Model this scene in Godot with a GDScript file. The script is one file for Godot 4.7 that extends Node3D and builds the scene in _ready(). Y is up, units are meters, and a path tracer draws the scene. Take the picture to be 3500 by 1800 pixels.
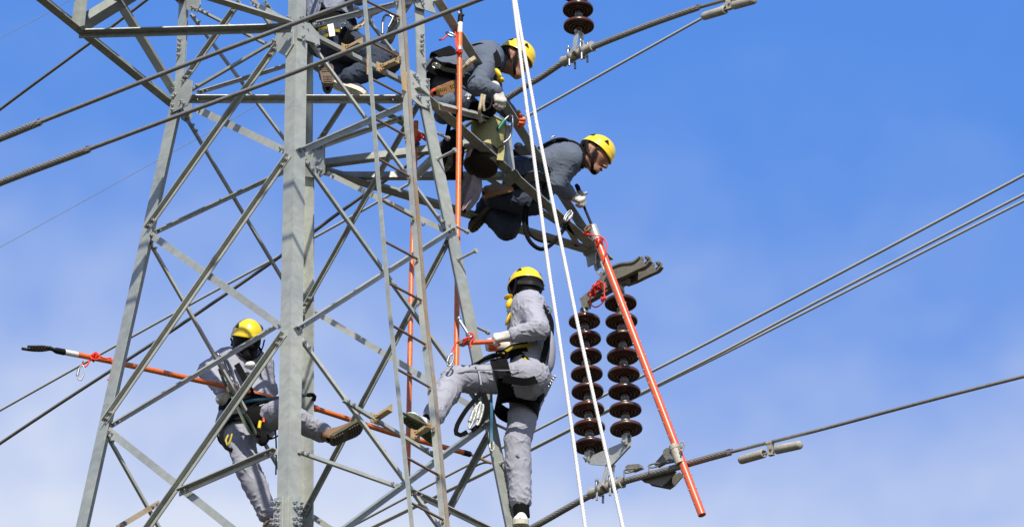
extends Node3D
# Live-line crew on a lattice transmission tower, seen from the ground through a long lens.
# World: metres, y up, tower axis at x = z = 0, viewer on the +z side.

const YA := 18.496        # height of the crossarm level
const HA := 0.8521        # half diagonal of the tower there
const SLOPE := 0.1718     # widening of the half diagonal per metre below
const TURN := 0.772      # turn of the tower about its axis, degrees
const TIP := Vector3(1.972, 18.496, -2.155)
const TIP_LEFT := Vector3(-1.972, 18.496, 2.155)
const LINE := Vector3(0.717, 0, 0.698)    # direction of the line, towards the viewer's right
const ARM := Vector3(0.698, 0, -0.717)     # direction of the right crossarm
const VIEW := Vector3(0, -0.486, 0.874)
const SUN := Vector3(0.0645, 0.673, 0.7365)

var M := {}
var used := {}
var wob := FastNoiseLite.new()
var wob2 := FastNoiseLite.new()
var rng := RandomNumberGenerator.new()

# ---------------------------------------------------------------- naming
func numbered(n: String) -> String:
	if not used.has(n):
		used[n] = 0
		return n
	used[n] += 1
	return "%s_%03d" % [n, used[n]]

func thing(n: String, label: String, category: String, at := Vector3.ZERO, group := "") -> Node3D:
	var o := Node3D.new()
	o.name = numbered(n)
	add_child(o)
	o.position = at
	o.set_meta("label", label)
	o.set_meta("category", category)
	if group: o.set_meta("group", group)
	return o

func origin_of(o: Node) -> Vector3:
	var t := Vector3.ZERO
	while o is Node3D and o != self:
		t += o.position
		o = o.get_parent()
	return t

# commits a shape given in world coordinates as one named part
func part(n: String, st: SurfaceTool, m: Material, parent: Node3D, stuff := false) -> MeshInstance3D:
	var o := MeshInstance3D.new()
	o.name = n
	o.mesh = st.commit()
	if o.mesh.get_surface_count() > 0: o.mesh.surface_set_material(0, m)
	parent.add_child(o, true)
	o.position = -origin_of(parent)
	if stuff: o.set_meta("kind", "stuff")
	return o

func begin() -> SurfaceTool:
	var st := SurfaceTool.new()
	st.begin(Mesh.PRIMITIVE_TRIANGLES)
	return st

# ---------------------------------------------------------------- shapes
func tri(st: SurfaceTool, a: Vector3, b: Vector3, c: Vector3, n: Vector3) -> void:
	if (b - a).cross(c - a).dot(n) > 0.0:
		var t := b
		b = c
		c = t
	for v in [a, b, c]:
		st.set_normal(n)
		st.add_vertex(v)

func quad(st: SurfaceTool, a: Vector3, b: Vector3, c: Vector3, d: Vector3, n: Vector3) -> void:
	tri(st, a, b, c, n)
	tri(st, a, c, d, n)

# rolled steel angle: heel from p0 to p1, one flange along da, the other along db
func angle_bar(st: SurfaceTool, p0: Vector3, p1: Vector3, da: Vector3, wa: float, db: Vector3, wb: float, t: float) -> void:
	var pr := [Vector2(0, 0), Vector2(wa, 0), Vector2(wa, t), Vector2(t, t), Vector2(t, wb), Vector2(0, wb)]
	var ax := (p1 - p0).normalized()
	var mid := da * wa * 0.3 + db * wb * 0.3
	for i in 6:
		var u: Vector2 = pr[i]
		var v: Vector2 = pr[(i + 1) % 6]
		var a := da * u.x + db * u.y
		var b := da * v.x + db * v.y
		var e := v - u
		var n := (da * e.y - db * e.x).normalized()
		quad(st, p0 + a, p0 + b, p1 + b, p1 + a, n)
	for e in [[p0, -ax], [p1, ax]]:
		quad(st, e[0], e[0] + da * wa, e[0] + da * wa + db * t, e[0] + db * t, e[1])
		quad(st, e[0] + db * t, e[0] + da * t + db * t, e[0] + da * t + db * wb, e[0] + db * wb, e[1])

func frame_of(ax: Vector3) -> Array:
	var h := Vector3.UP if absf(ax.y) < 0.9 else Vector3.RIGHT
	var u := ax.cross(h).normalized()
	return [u, ax.cross(u).normalized()]

# tube along points; radius may be one number or an array; lobes and twist give strands
func tube(st: SurfaceTool, pts: Array, rad: Variant, sides := 8, lobes := 0, depth := 0.0, pitch := 0.1, caps := true) -> void:
	var n := pts.size()
	var u := Vector3.ZERO
	var rings := []
	var run := 0.0
	for i in n:
		var p: Vector3 = pts[i]
		var ax: Vector3 = (pts[mini(i + 1, n - 1)] - pts[maxi(i - 1, 0)]).normalized()
		if u == Vector3.ZERO: u = frame_of(ax)[0]
		u = (u - ax * u.dot(ax)).normalized()
		var w := ax.cross(u)
		if i > 0: run += p.distance_to(pts[i - 1])
		var r: float = rad[i] if rad is Array else rad
		var ring := []
		for k in sides:
			var f := TAU * k / sides
			var rr := r
			if lobes > 0: rr += depth * (absf(cos((f * lobes - run / pitch * TAU * lobes) * 0.5)) - 0.6)
			ring.append(p + (u * cos(f) + w * sin(f)) * rr)
		rings.append(ring)
	var flat: bool = lobes > 0
	st.set_smooth_group(0)
	for i in n - 1:
		for k in sides:
			var k2 := (k + 1) % sides
			var q := [rings[i][k], rings[i][k2], rings[i + 1][k2], rings[i + 1][k]]
			if flat:
				var fn: Vector3 = (q[1] - q[0]).cross(q[3] - q[0]).normalized()
				if fn.dot((q[0] + q[2]) * 0.5 - (pts[i] + pts[i + 1]) * 0.5) < 0: fn = -fn
				quad(st, q[0], q[1], q[2], q[3], fn)
			else:
				var ns := [(q[0] - pts[i]).normalized(), (q[1] - pts[i]).normalized(), (q[2] - pts[i + 1]).normalized(), (q[3] - pts[i + 1]).normalized()]
				smooth_quad(st, q, ns)
	if caps:
		for e in [[0, -1.0], [n - 1, 1.0]]:
			var c: Vector3 = pts[e[0]]
			var nn: Vector3 = ((pts[1] - pts[0]) if e[0] == 0 else (pts[n - 1] - pts[n - 2])).normalized() * e[1]
			for k in sides:
				tri(st, c, rings[e[0]][k], rings[e[0]][(k + 1) % sides], nn)

func smooth_quad(st: SurfaceTool, q: Array, ns: Array) -> void:
	var cr: Vector3 = (q[1] - q[0]).cross(q[2] - q[0]) + (q[2] - q[0]).cross(q[3] - q[0])
	var order := [0, 1, 2, 0, 2, 3] if cr.dot(ns[0] + ns[2]) < 0.0 else [0, 2, 1, 0, 3, 2]
	for i in order:
		st.set_normal(ns[i])
		st.add_vertex(q[i])

# surface of revolution: profile of (radius, height) along ax from base
func lathe(st: SurfaceTool, pr: Array, base: Vector3, ax: Vector3, segs := 20) -> void:
	var f := frame_of(ax)
	var n := pr.size()
	for i in n - 1:
		var a: Vector2 = pr[i]
		var b: Vector2 = pr[i + 1]
		if a.is_equal_approx(b): continue
		var d := (b - a).normalized()
		var na := d
		if i > 0 and not pr[i - 1].is_equal_approx(a):
			var e: Vector2 = (a - pr[i - 1]).normalized()
			if e.dot(d) > 0.3: na = (d + e).normalized()
		var nb := d
		if i < n - 2 and not pr[i + 2].is_equal_approx(b):
			var e2: Vector2 = (pr[i + 2] - b).normalized()
			if e2.dot(d) > 0.3: nb = (d + e2).normalized()
		for k in segs:
			var q := []
			var ns := []
			for c in [[a, k, na], [a, k + 1, na], [b, k + 1, nb], [b, k, nb]]:
				var w: Vector3 = f[0] * cos(TAU * c[1] / segs) + f[1] * sin(TAU * c[1] / segs)
				q.append(base + ax * c[0].y + w * c[0].x)
				ns.append((w * -c[2].y + ax * c[2].x))
			# profile runs so that its left side is outside; flip by hand below
			var mid: Vector3 = (q[0] + q[1] + q[2] + q[3]) * 0.25
			for j in 4: ns[j] = -ns[j]
			if q[0].distance_to(q[1]) < 1e-6: tri3(st, q[0], q[2], q[3], ns[0], ns[2], ns[3])
			elif q[2].distance_to(q[3]) < 1e-6: tri3(st, q[0], q[1], q[2], ns[0], ns[1], ns[2])
			else: smooth_quad(st, q, ns)

func tri3(st: SurfaceTool, a: Vector3, b: Vector3, c: Vector3, na: Vector3, nb: Vector3, nc: Vector3) -> void:
	var q := [[a, na], [b, nb], [c, nc]]
	if (b - a).cross(c - a).dot(na + nb + nc) > 0: q = [[a, na], [c, nc], [b, nb]]
	for e in q:
		st.set_normal(e[1])
		st.add_vertex(e[0])

# flat plate: corner points in order (any plane), thickened along n by t
func plate(st: SurfaceTool, pts: Array, n: Vector3, t: float) -> void:
	var c := Vector3.ZERO
	for p in pts: c += p
	c /= pts.size()
	var o := Vector2.ZERO
	var f := frame_of(n)
	var flat := PackedVector2Array()
	for p in pts: flat.append(Vector2((p - c).dot(f[0]), (p - c).dot(f[1])))
	var ids := Geometry2D.triangulate_polygon(flat)
	var area := 0.0
	for i in flat.size(): area += flat[i].cross(flat[(i + 1) % flat.size()])
	for i in range(0, ids.size(), 3):
		for s in [0.0, 1.0]:
			tri(st, pts[ids[i]] + n * t * s, pts[ids[i + 1]] + n * t * s, pts[ids[i + 2]] + n * t * s, n * (s * 2 - 1))
	for i in pts.size():
		var a: Vector3 = pts[i]
		var b: Vector3 = pts[(i + 1) % pts.size()]
		var e := flat[(i + 1) % pts.size()] - flat[i]
		var w: Vector3 = (f[0] * e.y - f[1] * e.x).normalized() * signf(area)
		quad(st, a, b, b + n * t, a + n * t, w)

func box(st: SurfaceTool, c: Vector3, x: Vector3, y: Vector3, z: Vector3) -> void:   # half axes
	for s in [-1.0, 1.0]:
		quad(st, c + x * s - y - z, c + x * s + y - z, c + x * s + y + z, c + x * s - y + z, x.normalized() * s)
		quad(st, c + y * s - x - z, c + y * s + x - z, c + y * s + x + z, c + y * s - x + z, y.normalized() * s)
		quad(st, c + z * s - x - y, c + z * s + x - y, c + z * s + x + y, c + z * s - x + y, z.normalized() * s)

func ball(st: SurfaceTool, c: Vector3, x: Vector3, y: Vector3, z: Vector3, seg := 12) -> void:   # half axes
	for i in seg:
		for k in seg:
			var q := []
			var ns := []
			for e in [[i, k], [i, k + 1], [i + 1, k + 1], [i + 1, k]]:
				var th: float = PI * e[0] / seg
				var ph: float = TAU * e[1] / seg
				var w := Vector3(sin(th) * cos(ph), cos(th), sin(th) * sin(ph))
				q.append(c + x * w.x + y * w.y + z * w.z)
				ns.append((x * w.x / x.length_squared() + y * w.y / y.length_squared() + z * w.z / z.length_squared()).normalized())
			if i == 0: tri3(st, q[0], q[2], q[3], ns[0], ns[2], ns[3])
			elif i == seg - 1: tri3(st, q[0], q[1], q[2], ns[0], ns[1], ns[2])
			else: smooth_quad(st, q, ns)

# hexagon bolt: head on a washer, with the threaded end and nut behind
func bolt(st: SurfaceTool, p: Vector3, n: Vector3, r := 0.011, h := 0.011) -> void:
	var f := frame_of(n)
	for k in 6:
		var a: Vector3 = (f[0] * cos(TAU * k / 6) + f[1] * sin(TAU * k / 6)) * r
		var b: Vector3 = (f[0] * cos(TAU * (k + 1) / 6) + f[1] * sin(TAU * (k + 1) / 6)) * r
		quad(st, p + a, p + b, p + b + n * h, p + a + n * h, (a + b).normalized())
		tri(st, p + n * h, p + a + n * h, p + b + n * h, n)
	tube(st, [p + n * h, p + n * h * 2.2], r * 0.5, 5)

# flat strap along points, facing out
func strap(st: SurfaceTool, pts: Array, out: Vector3, w: float, t := 0.006) -> void:
	var n := pts.size()
	var L := []
	for i in n:
		var ax: Vector3 = (pts[mini(i + 1, n - 1)] - pts[maxi(i - 1, 0)]).normalized()
		var s := ax.cross(out).normalized()
		var o := s.cross(ax).normalized()
		L.append([pts[i] - s * w * 0.5, pts[i] + s * w * 0.5, o, s])
	for i in n - 1:
		var a: Array = L[i]
		var b: Array = L[i + 1]
		var ta: Vector3 = a[2] * t
		var tb: Vector3 = b[2] * t
		smooth_quad(st, [a[0] + ta, a[1] + ta, b[1] + tb, b[0] + tb], [a[2], a[2], b[2], b[2]])
		smooth_quad(st, [a[0] - ta, a[1] - ta, b[1] - tb, b[0] - tb], [-a[2], -a[2], -b[2], -b[2]])
		quad(st, a[0] - ta, a[0] + ta, b[0] + tb, b[0] - tb, -a[3])
		quad(st, a[1] - ta, a[1] + ta, b[1] + tb, b[1] - tb, a[3])

# strap that closes round a limb or waist: ellipse with half axes x and y
func band(st: SurfaceTool, c: Vector3, x: Vector3, y: Vector3, w: float, t := 0.008, seg := 28) -> void:
	var ax := x.cross(y).normalized()
	for k in seg:
		var q := []
		for e in [k, k + 1]:
			var d := x * cos(TAU * e / seg) + y * sin(TAU * e / seg)
			var o := (x / x.length_squared() * cos(TAU * e / seg) * x.length() + y / y.length_squared() * sin(TAU * e / seg) * y.length()).normalized()
			q.append([c + d, o])
		var a: Array = q[0]
		var b: Array = q[1]
		var up := ax * w * 0.5
		smooth_quad(st, [a[0] + a[1] * t - up, a[0] + a[1] * t + up, b[0] + b[1] * t + up, b[0] + b[1] * t - up], [a[1], a[1], b[1], b[1]])
		smooth_quad(st, [a[0] - up, a[0] + up, b[0] + up, b[0] - up], [-a[1], -a[1], -b[1], -b[1]])
		quad(st, a[0] + up, a[0] + a[1] * t + up, b[0] + b[1] * t + up, b[0] + up, ax)
		quad(st, a[0] - up, a[0] + a[1] * t - up, b[0] + b[1] * t - up, b[0] - up, -ax)

func curve(pts: Array, step := 0.02) -> Array:      # Catmull-Rom through points
	var out := []
	for i in pts.size() - 1:
		var a: Vector3 = pts[maxi(i - 1, 0)]
		var b: Vector3 = pts[i]
		var c: Vector3 = pts[i + 1]
		var d: Vector3 = pts[mini(i + 2, pts.size() - 1)]
		var n := maxi(1, int(b.distance_to(c) / step))
		for k in n: out.append(b.cubic_interpolate(c, a, d, float(k) / n))
	out.append(pts[-1])
	return out

func loop_link(st: SurfaceTool, c: Vector3, u: Vector3, v: Vector3, r: float, seg := 16) -> void:   # ring or long link with half axes u, v
	var pts := []
	for k in seg + 1: pts.append(c + u * cos(TAU * k / seg) + v * sin(TAU * k / seg))
	tube(st, pts, r, 6)

# ---------------------------------------------------------------- tower geometry
func heading(deg: float) -> Vector3:
	var a := deg_to_rad(deg + TURN)
	return Vector3(cos(a), 0, -sin(a))

func leg_at(k: int, y: float) -> Vector3:      # heel of a leg: 0 right, 1 far, 2 left, 3 near
	var h := HA + (YA - y) * SLOPE if y < YA else HA - (y - YA) * 0.022
	return heading(90.0 * k) * h + Vector3(0, y, 0)

# ---------------------------------------------------------------- materials
func steel(tint: Color, rough := 0.5, tex := "steel", scale := 0.45, shift := 0.0) -> StandardMaterial3D:
	var m := StandardMaterial3D.new()
	m.albedo_color = tint.linear_to_srgb()
	m.albedo_texture = M[tex]
	m.uv1_triplanar = true
	m.uv1_world_triplanar = true
	m.uv1_scale = Vector3.ONE * scale
	m.uv1_offset = Vector3.ONE * shift
	m.roughness = rough
	m.metallic = 0.15
	m.normal_enabled = true
	m.normal_texture = M.bumps
	m.normal_scale = 0.10
	return m

func plain(c: Color, rough := 0.6, metal := 0.0) -> StandardMaterial3D:
	var m := StandardMaterial3D.new()
	m.albedo_color = c.linear_to_srgb()
	m.roughness = rough
	m.metallic = metal
	return m

func textured(c: Color, rough: float, tex: String, scale: float, normal := "", strength := 0.5) -> StandardMaterial3D:
	var m := plain(c, rough)
	m.albedo_texture = M[tex]
	m.uv1_triplanar = true
	m.uv1_world_triplanar = true
	m.uv1_scale = Vector3.ONE * scale
	if normal:
		m.normal_enabled = true
		m.normal_texture = M[normal]
		m.normal_scale = strength
	return m

func noise_image(freq: float, kind: int, fractal: int, sd: int, size := 512) -> PackedByteArray:
	var n := FastNoiseLite.new()
	n.noise_type = kind
	n.frequency = freq
	n.seed = sd
	n.fractal_type = fractal
	n.fractal_octaves = 4
	n.cellular_return_type = FastNoiseLite.RETURN_CELL_VALUE
	var im := n.get_seamless_image(size, size)
	im.convert(Image.FORMAT_L8)
	return im.get_data()

func mix_texture(f: Callable, layers: Array, size := 512) -> ImageTexture:
	var data := PackedByteArray()
	data.resize(size * size * 3)
	for i in size * size:
		var v := []
		for l in layers: v.append(l[i] / 255.0)
		var c: Color = f.call(v)
		data[i * 3] = int(clampf(c.r, 0, 1) * 255)
		data[i * 3 + 1] = int(clampf(c.g, 0, 1) * 255)
		data[i * 3 + 2] = int(clampf(c.b, 0, 1) * 255)
	return ImageTexture.create_from_image(Image.create_from_data(size, size, false, Image.FORMAT_RGB8, data))

func normal_texture(freq: float, fractal: int, sd: int, strength: float) -> ImageTexture:
	var im := Image.create_from_data(512, 512, false, Image.FORMAT_L8, noise_image(freq, FastNoiseLite.TYPE_SIMPLEX_SMOOTH, fractal, sd))
	im.convert(Image.FORMAT_RGBA8)
	im.bump_map_to_normal_map(strength)
	return ImageTexture.create_from_image(im)

func make_materials() -> void:
	var S := FastNoiseLite.TYPE_SIMPLEX_SMOOTH
	var fbm := FastNoiseLite.FRACTAL_FBM
	var spangle := noise_image(0.11, FastNoiseLite.TYPE_CELLULAR, FastNoiseLite.FRACTAL_NONE, 3)
	var broad := noise_image(0.006, S, fbm, 5)
	var fine := noise_image(0.05, S, fbm, 7)
	var speck := noise_image(0.12, S, FastNoiseLite.FRACTAL_NONE, 9)
	M.steel = mix_texture(func(v):
		var g: float = 0.91 + (v[0] - 0.5) * 0.08 + (v[1] - 0.5) * 0.16 + (v[2] - 0.5) * 0.13
		var warm: float = clampf((v[1] - 0.55) * 2.2, 0, 1) * 0.05
		if v[3] > 0.86 and v[1] > 0.45: g += 0.16
		return Color(g + warm * 0.3, g, g - warm)
		, [spangle, broad, fine, speck])
	M.rusty = mix_texture(func(v):
		var g: float = 0.80 + (v[0] - 0.5) * 0.08 + (v[2] - 0.5) * 0.25
		var rust: float = clampf((v[1] * 0.7 + v[2] * 0.5 - 0.50) * 3.2, 0, 1)
		return Color(g, g, g).lerp(Color(0.74, 0.55, 0.33) * (0.75 + 0.4 * v[2]), rust * 0.75)
		, [spangle, broad, fine])
	M.cloth = mix_texture(func(v):
		var g: float = 0.94 + (v[0] - 0.5) * 0.10 + (v[1] - 0.5) * 0.02
		return Color(g, g, g * 1.005)
		, [broad, fine])
	M.grime = mix_texture(func(v):
		var g: float = 0.88 - clampf((v[0] - 0.55) * 2.5, 0, 1) * 0.28 + (v[1] - 0.5) * 0.16
		return Color(g, g * 0.985, g * 0.96)
		, [fine, broad])
	M.earth = mix_texture(func(v):
		return Color(0.62, 0.55, 0.36).lerp(Color(0.42, 0.47, 0.24), clampf(v[0] * 1.6 - 0.4, 0, 1)) * (0.75 + v[1] * 0.5)
		, [broad, fine])
	M.bumps = normal_texture(0.05, fbm, 21, 4.0)
	M.folds = normal_texture(0.018, FastNoiseLite.FRACTAL_RIDGED, 31, 14.0)
	M.weave = normal_texture(0.16, fbm, 33, 6.0)

	M.steel_main = steel(Color(0.425, 0.455, 0.425))
	M.steel_cool = steel(Color(0.39, 0.425, 0.405), 0.45, "steel", 0.6, 0.37)
	M.steel_pale = steel(Color(0.50, 0.525, 0.49), 0.5, "steel", 0.35, 0.71)
	M.steel_warm = steel(Color(0.62, 0.53, 0.40), 0.6, "rusty", 0.5)
	M.steel_rust = steel(Color(0.55, 0.53, 0.49), 0.6, "rusty", 0.35, 0.2)
	M.rung = steel(Color(0.30, 0.25, 0.20), 0.65, "rusty", 0.9)
	M.bracket = steel(Color(0.60, 0.46, 0.27), 0.65, "grime", 0.8)
	M.bolt = plain(Color(0.42, 0.43, 0.43), 0.35, 0.5)
	M.casting = textured(Color(0.235, 0.235, 0.20), 0.55, "grime", 1.3, "bumps", 0.4)
	M.galvanised = textured(Color(0.48, 0.50, 0.49), 0.4, "steel", 1.2, "bumps", 0.3)
	M.galvanised.metallic = 0.3
	M.aluminium = textured(Color(0.40, 0.40, 0.385), 0.42, "grime", 1.5)
	M.aluminium.metallic = 0.35
	M.old_wire = textured(Color(0.21, 0.205, 0.185), 0.5, "grime", 1.5)
	M.far_wire = plain(Color(0.42, 0.43, 0.39), 0.6)
	M.damper = textured(Color(0.52, 0.51, 0.44), 0.6, "grime", 2.0)
	M.porcelain = plain(Color(0.088, 0.027, 0.016), 0.17)
	M.porcelain.clearcoat_enabled = true
	M.porcelain.clearcoat = 0.4
	M.porcelain.clearcoat_roughness = 0.06
	M.porcelain_dull = textured(Color(0.105, 0.036, 0.022), 0.30, "grime", 4.0)
	M.porcelain_dull.clearcoat_enabled = true
	M.porcelain_dull.clearcoat = 0.25
	M.porcelain_dark = textured(Color(0.075, 0.024, 0.016), 0.22, "grime", 4.0)
	M.porcelain_dark.clearcoat_enabled = true
	M.porcelain_dark.clearcoat = 0.3
	M.cap = textured(Color(0.22, 0.25, 0.25), 0.45, "grime", 3.0)
	M.cap.metallic = 0.25
	M.cement = plain(Color(0.6, 0.58, 0.5), 0.8)
	M.orange = textured(Color(0.98, 0.225, 0.03), 0.32, "grime", 1.7)
	M.orange.clearcoat_enabled = true
	M.orange.clearcoat = 0.4
	M.orange_red = textured(Color(0.97, 0.15, 0.045), 0.32, "grime", 1.7)
	M.orange_red.clearcoat_enabled = true
	M.orange_red.clearcoat = 0.4
	M.red_cord = plain(Color(0.82, 0.055, 0.035), 0.7)
	M.white_rope = textured(Color(0.84, 0.835, 0.81), 0.8, "cloth", 6.0)
	M.tan_rope = textured(Color(0.62, 0.54, 0.38), 0.8, "grime", 4.0)
	M.black = plain(Color(0.018, 0.018, 0.02), 0.5)
	M.black_web = textured(Color(0.011, 0.011, 0.012), 0.75, "grime", 4.0, "weave", 0.6)
	M.green_web = textured(Color(0.16, 0.20, 0.15), 0.75, "grime", 4.0)
	M.teal_cord = plain(Color(0.03, 0.13, 0.16), 0.7)
	M.yellow_web = textured(Color(0.70, 0.58, 0.02), 0.7, "grime", 4.0)
	M.white_tag = plain(Color(0.75, 0.74, 0.70), 0.5)
	M.chrome = plain(Color(0.34, 0.35, 0.36), 0.36, 0.75)
	M.green_plastic = plain(Color(0.01, 0.17, 0.085), 0.35)
	M.yellow_plastic = plain(Color(0.84, 0.56, 0.012), 0.3)
	M.helmet = textured(Color(0.97, 0.69, 0.010), 0.27, "cloth", 2.5)
	M.helmet.clearcoat_enabled = true
	M.helmet.clearcoat = 0.5
	M.helmet_inside = plain(Color(0.30, 0.10, 0.03), 0.7)
	M.canvas = textured(Color(0.42, 0.40, 0.19), 0.85, "cloth", 2.0, "folds", 0.4)
	M.leather = textured(Color(0.055, 0.048, 0.042), 0.7, "grime", 2.5, "bumps", 0.8)
	M.dark_bag = textured(Color(0.02, 0.021, 0.02), 0.8, "grime", 2.0, "folds", 0.8)
	M.mauve_cloth = textured(Color(0.38, 0.34, 0.38), 0.85, "grime", 3.0, "folds", 1.0)
	M.grey_cloth = textured(Color(0.375, 0.383, 0.440), 0.8, "cloth", 1.2, "folds", 0.09)
	M.grey_cloth.uv1_scale = Vector3(1.9, 0.6, 1.9)
	M.grey_cloth_dark = textured(Color(0.36, 0.368, 0.425), 0.8, "cloth", 1.2, "folds", 0.09)
	M.grey_cloth_dark.uv1_scale = Vector3(1.9, 0.6, 1.9)
	M.slate_cloth = textured(Color(0.128, 0.155, 0.202), 0.8, "cloth", 1.2, "folds", 0.09)
	M.slate_cloth.uv1_scale = Vector3(1.9, 0.6, 1.9)
	M.navy_cloth = textured(Color(0.056, 0.07, 0.102), 0.75, "cloth", 1.2, "folds", 0.09)
	M.navy_cloth.uv1_scale = Vector3(1.9, 0.6, 1.9)
	M.pale_grey_cloth = textured(Color(0.26, 0.29, 0.36), 0.8, "cloth", 1.2, "folds", 0.09)
	M.pale_grey_cloth.uv1_scale = Vector3(1.9, 0.6, 1.9)
	M.skin = plain(Color(0.36, 0.175, 0.105), 0.5)
	M.skin.subsurf_scatter_enabled = true
	M.skin.subsurf_scatter_strength = 0.1
	M.lips = plain(Color(0.24, 0.075, 0.055), 0.5)
	M.hair = plain(Color(0.012, 0.010, 0.009), 0.55)
	M.mask = textured(Color(0.012, 0.011, 0.012), 0.6, "cloth", 3.0, "weave", 0.5)
	M.glove_white = textured(Color(0.80, 0.785, 0.74), 0.85, "grime", 5.0, "weave", 0.7)
	M.glove_orange = plain(Color(0.78, 0.13, 0.035), 0.5)
	M.tan_leather = textured(Color(0.26, 0.15, 0.075), 0.65, "grime", 4.0)
	M.dark_sole = textured(Color(0.10, 0.085, 0.05), 0.8, "grime", 5.0)
	M.tan_sole = textured(Color(0.42, 0.23, 0.085), 0.8, "grime", 5.0)
	M.brown_sole = textured(Color(0.16, 0.115, 0.08), 0.8, "grime", 5.0)
	M.cream = plain(Color(0.66, 0.62, 0.50), 0.7)
	M.white_canvas = plain(Color(0.72, 0.71, 0.68), 0.8)
	M.green_sole = textured(Color(0.085, 0.135, 0.07), 0.8, "grime", 5.0)
	for n in ["black", "black_web", "dark_bag", "leather", "mask", "hair", "navy_cloth", "slate_cloth", "pale_grey_cloth", "grey_cloth", "grey_cloth_dark", "green_web", "canvas", "mauve_cloth"]: M[n].metallic_specular = 0.18
	M.sky_blue = plain(Color(0.04, 0.16, 0.27), 0.7)
	M.earth_ground = textured(Color(0.13, 0.11, 0.065), 0.95, "earth", 0.05)

# ---------------------------------------------------------------- sky
func make_sky() -> PanoramaSkyMaterial:
	var w := 2048
	var h := 1024
	var data := PackedFloat32Array()
	data.resize(w * h * 3)
	var big := FastNoiseLite.new()
	big.seed = 12
	big.frequency = 1.0
	big.fractal_octaves = 5
	var wisp := FastNoiseLite.new()
	wisp.seed = 40
	wisp.frequency = 1.0
	wisp.fractal_octaves = 5
	for j in h:
		var el := PI * (0.5 - (j + 0.5) / h)
		var deg := rad_to_deg(el)
		var base := Vector3(0.075, 0.215, 0.66)
		# clear-air gradient, then a veil of thin cloud that thickens downwards
		base = base.lerp(Vector3(0.100, 0.278, 0.79), clampf((75.0 - deg) / 40.0, 0, 1))
		base = base.lerp(Vector3(0.30, 0.44, 0.80), clampf((26.0 - deg) / 26.0, 0, 1))
		if deg < 0.0: base = Vector3(0.30, 0.27, 0.20)
		for i in w:
			var c := base
			if deg > 0.0 and deg < 62.0:
				var az := TAU * (i + 0.5) / w
				var d := Vector3(cos(el) * cos(az), sin(el), cos(el) * sin(az))
				var big_v := big.get_noise_3d(d.x * 7.0, d.y * 9.0, d.z * 7.0)
				var fine_v := wisp.get_noise_3d(d.x * 22.0 + big_v * 2.0, d.y * 46.0, d.z * 22.0)
				var ripple := wisp.get_noise_3d(d.x * 70.0 + fine_v * 5.0, d.y * 190.0 - d.x * 30.0, d.z * 70.0)
				var t := clampf((32.0 + big_v * 1.0 + fine_v * 1.0 + ripple * 0.55 - 1.1 * sin(az * 7.0) - deg) / 6.2, 0, 1.15)
				c = c.lerp(Vector3(0.76, 0.81, 0.93), clampf(t * t * 0.80, 0, 0.92))
			var k := (j * w + i) * 3
			data[k] = c.x * 0.833
			data[k + 1] = c.y * 0.833
			data[k + 2] = c.z * 0.833
	var sky := PanoramaSkyMaterial.new()
	sky.panorama = ImageTexture.create_from_image(Image.create_from_data(w, h, false, Image.FORMAT_RGBF, data.to_byte_array()))
	return sky

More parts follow.
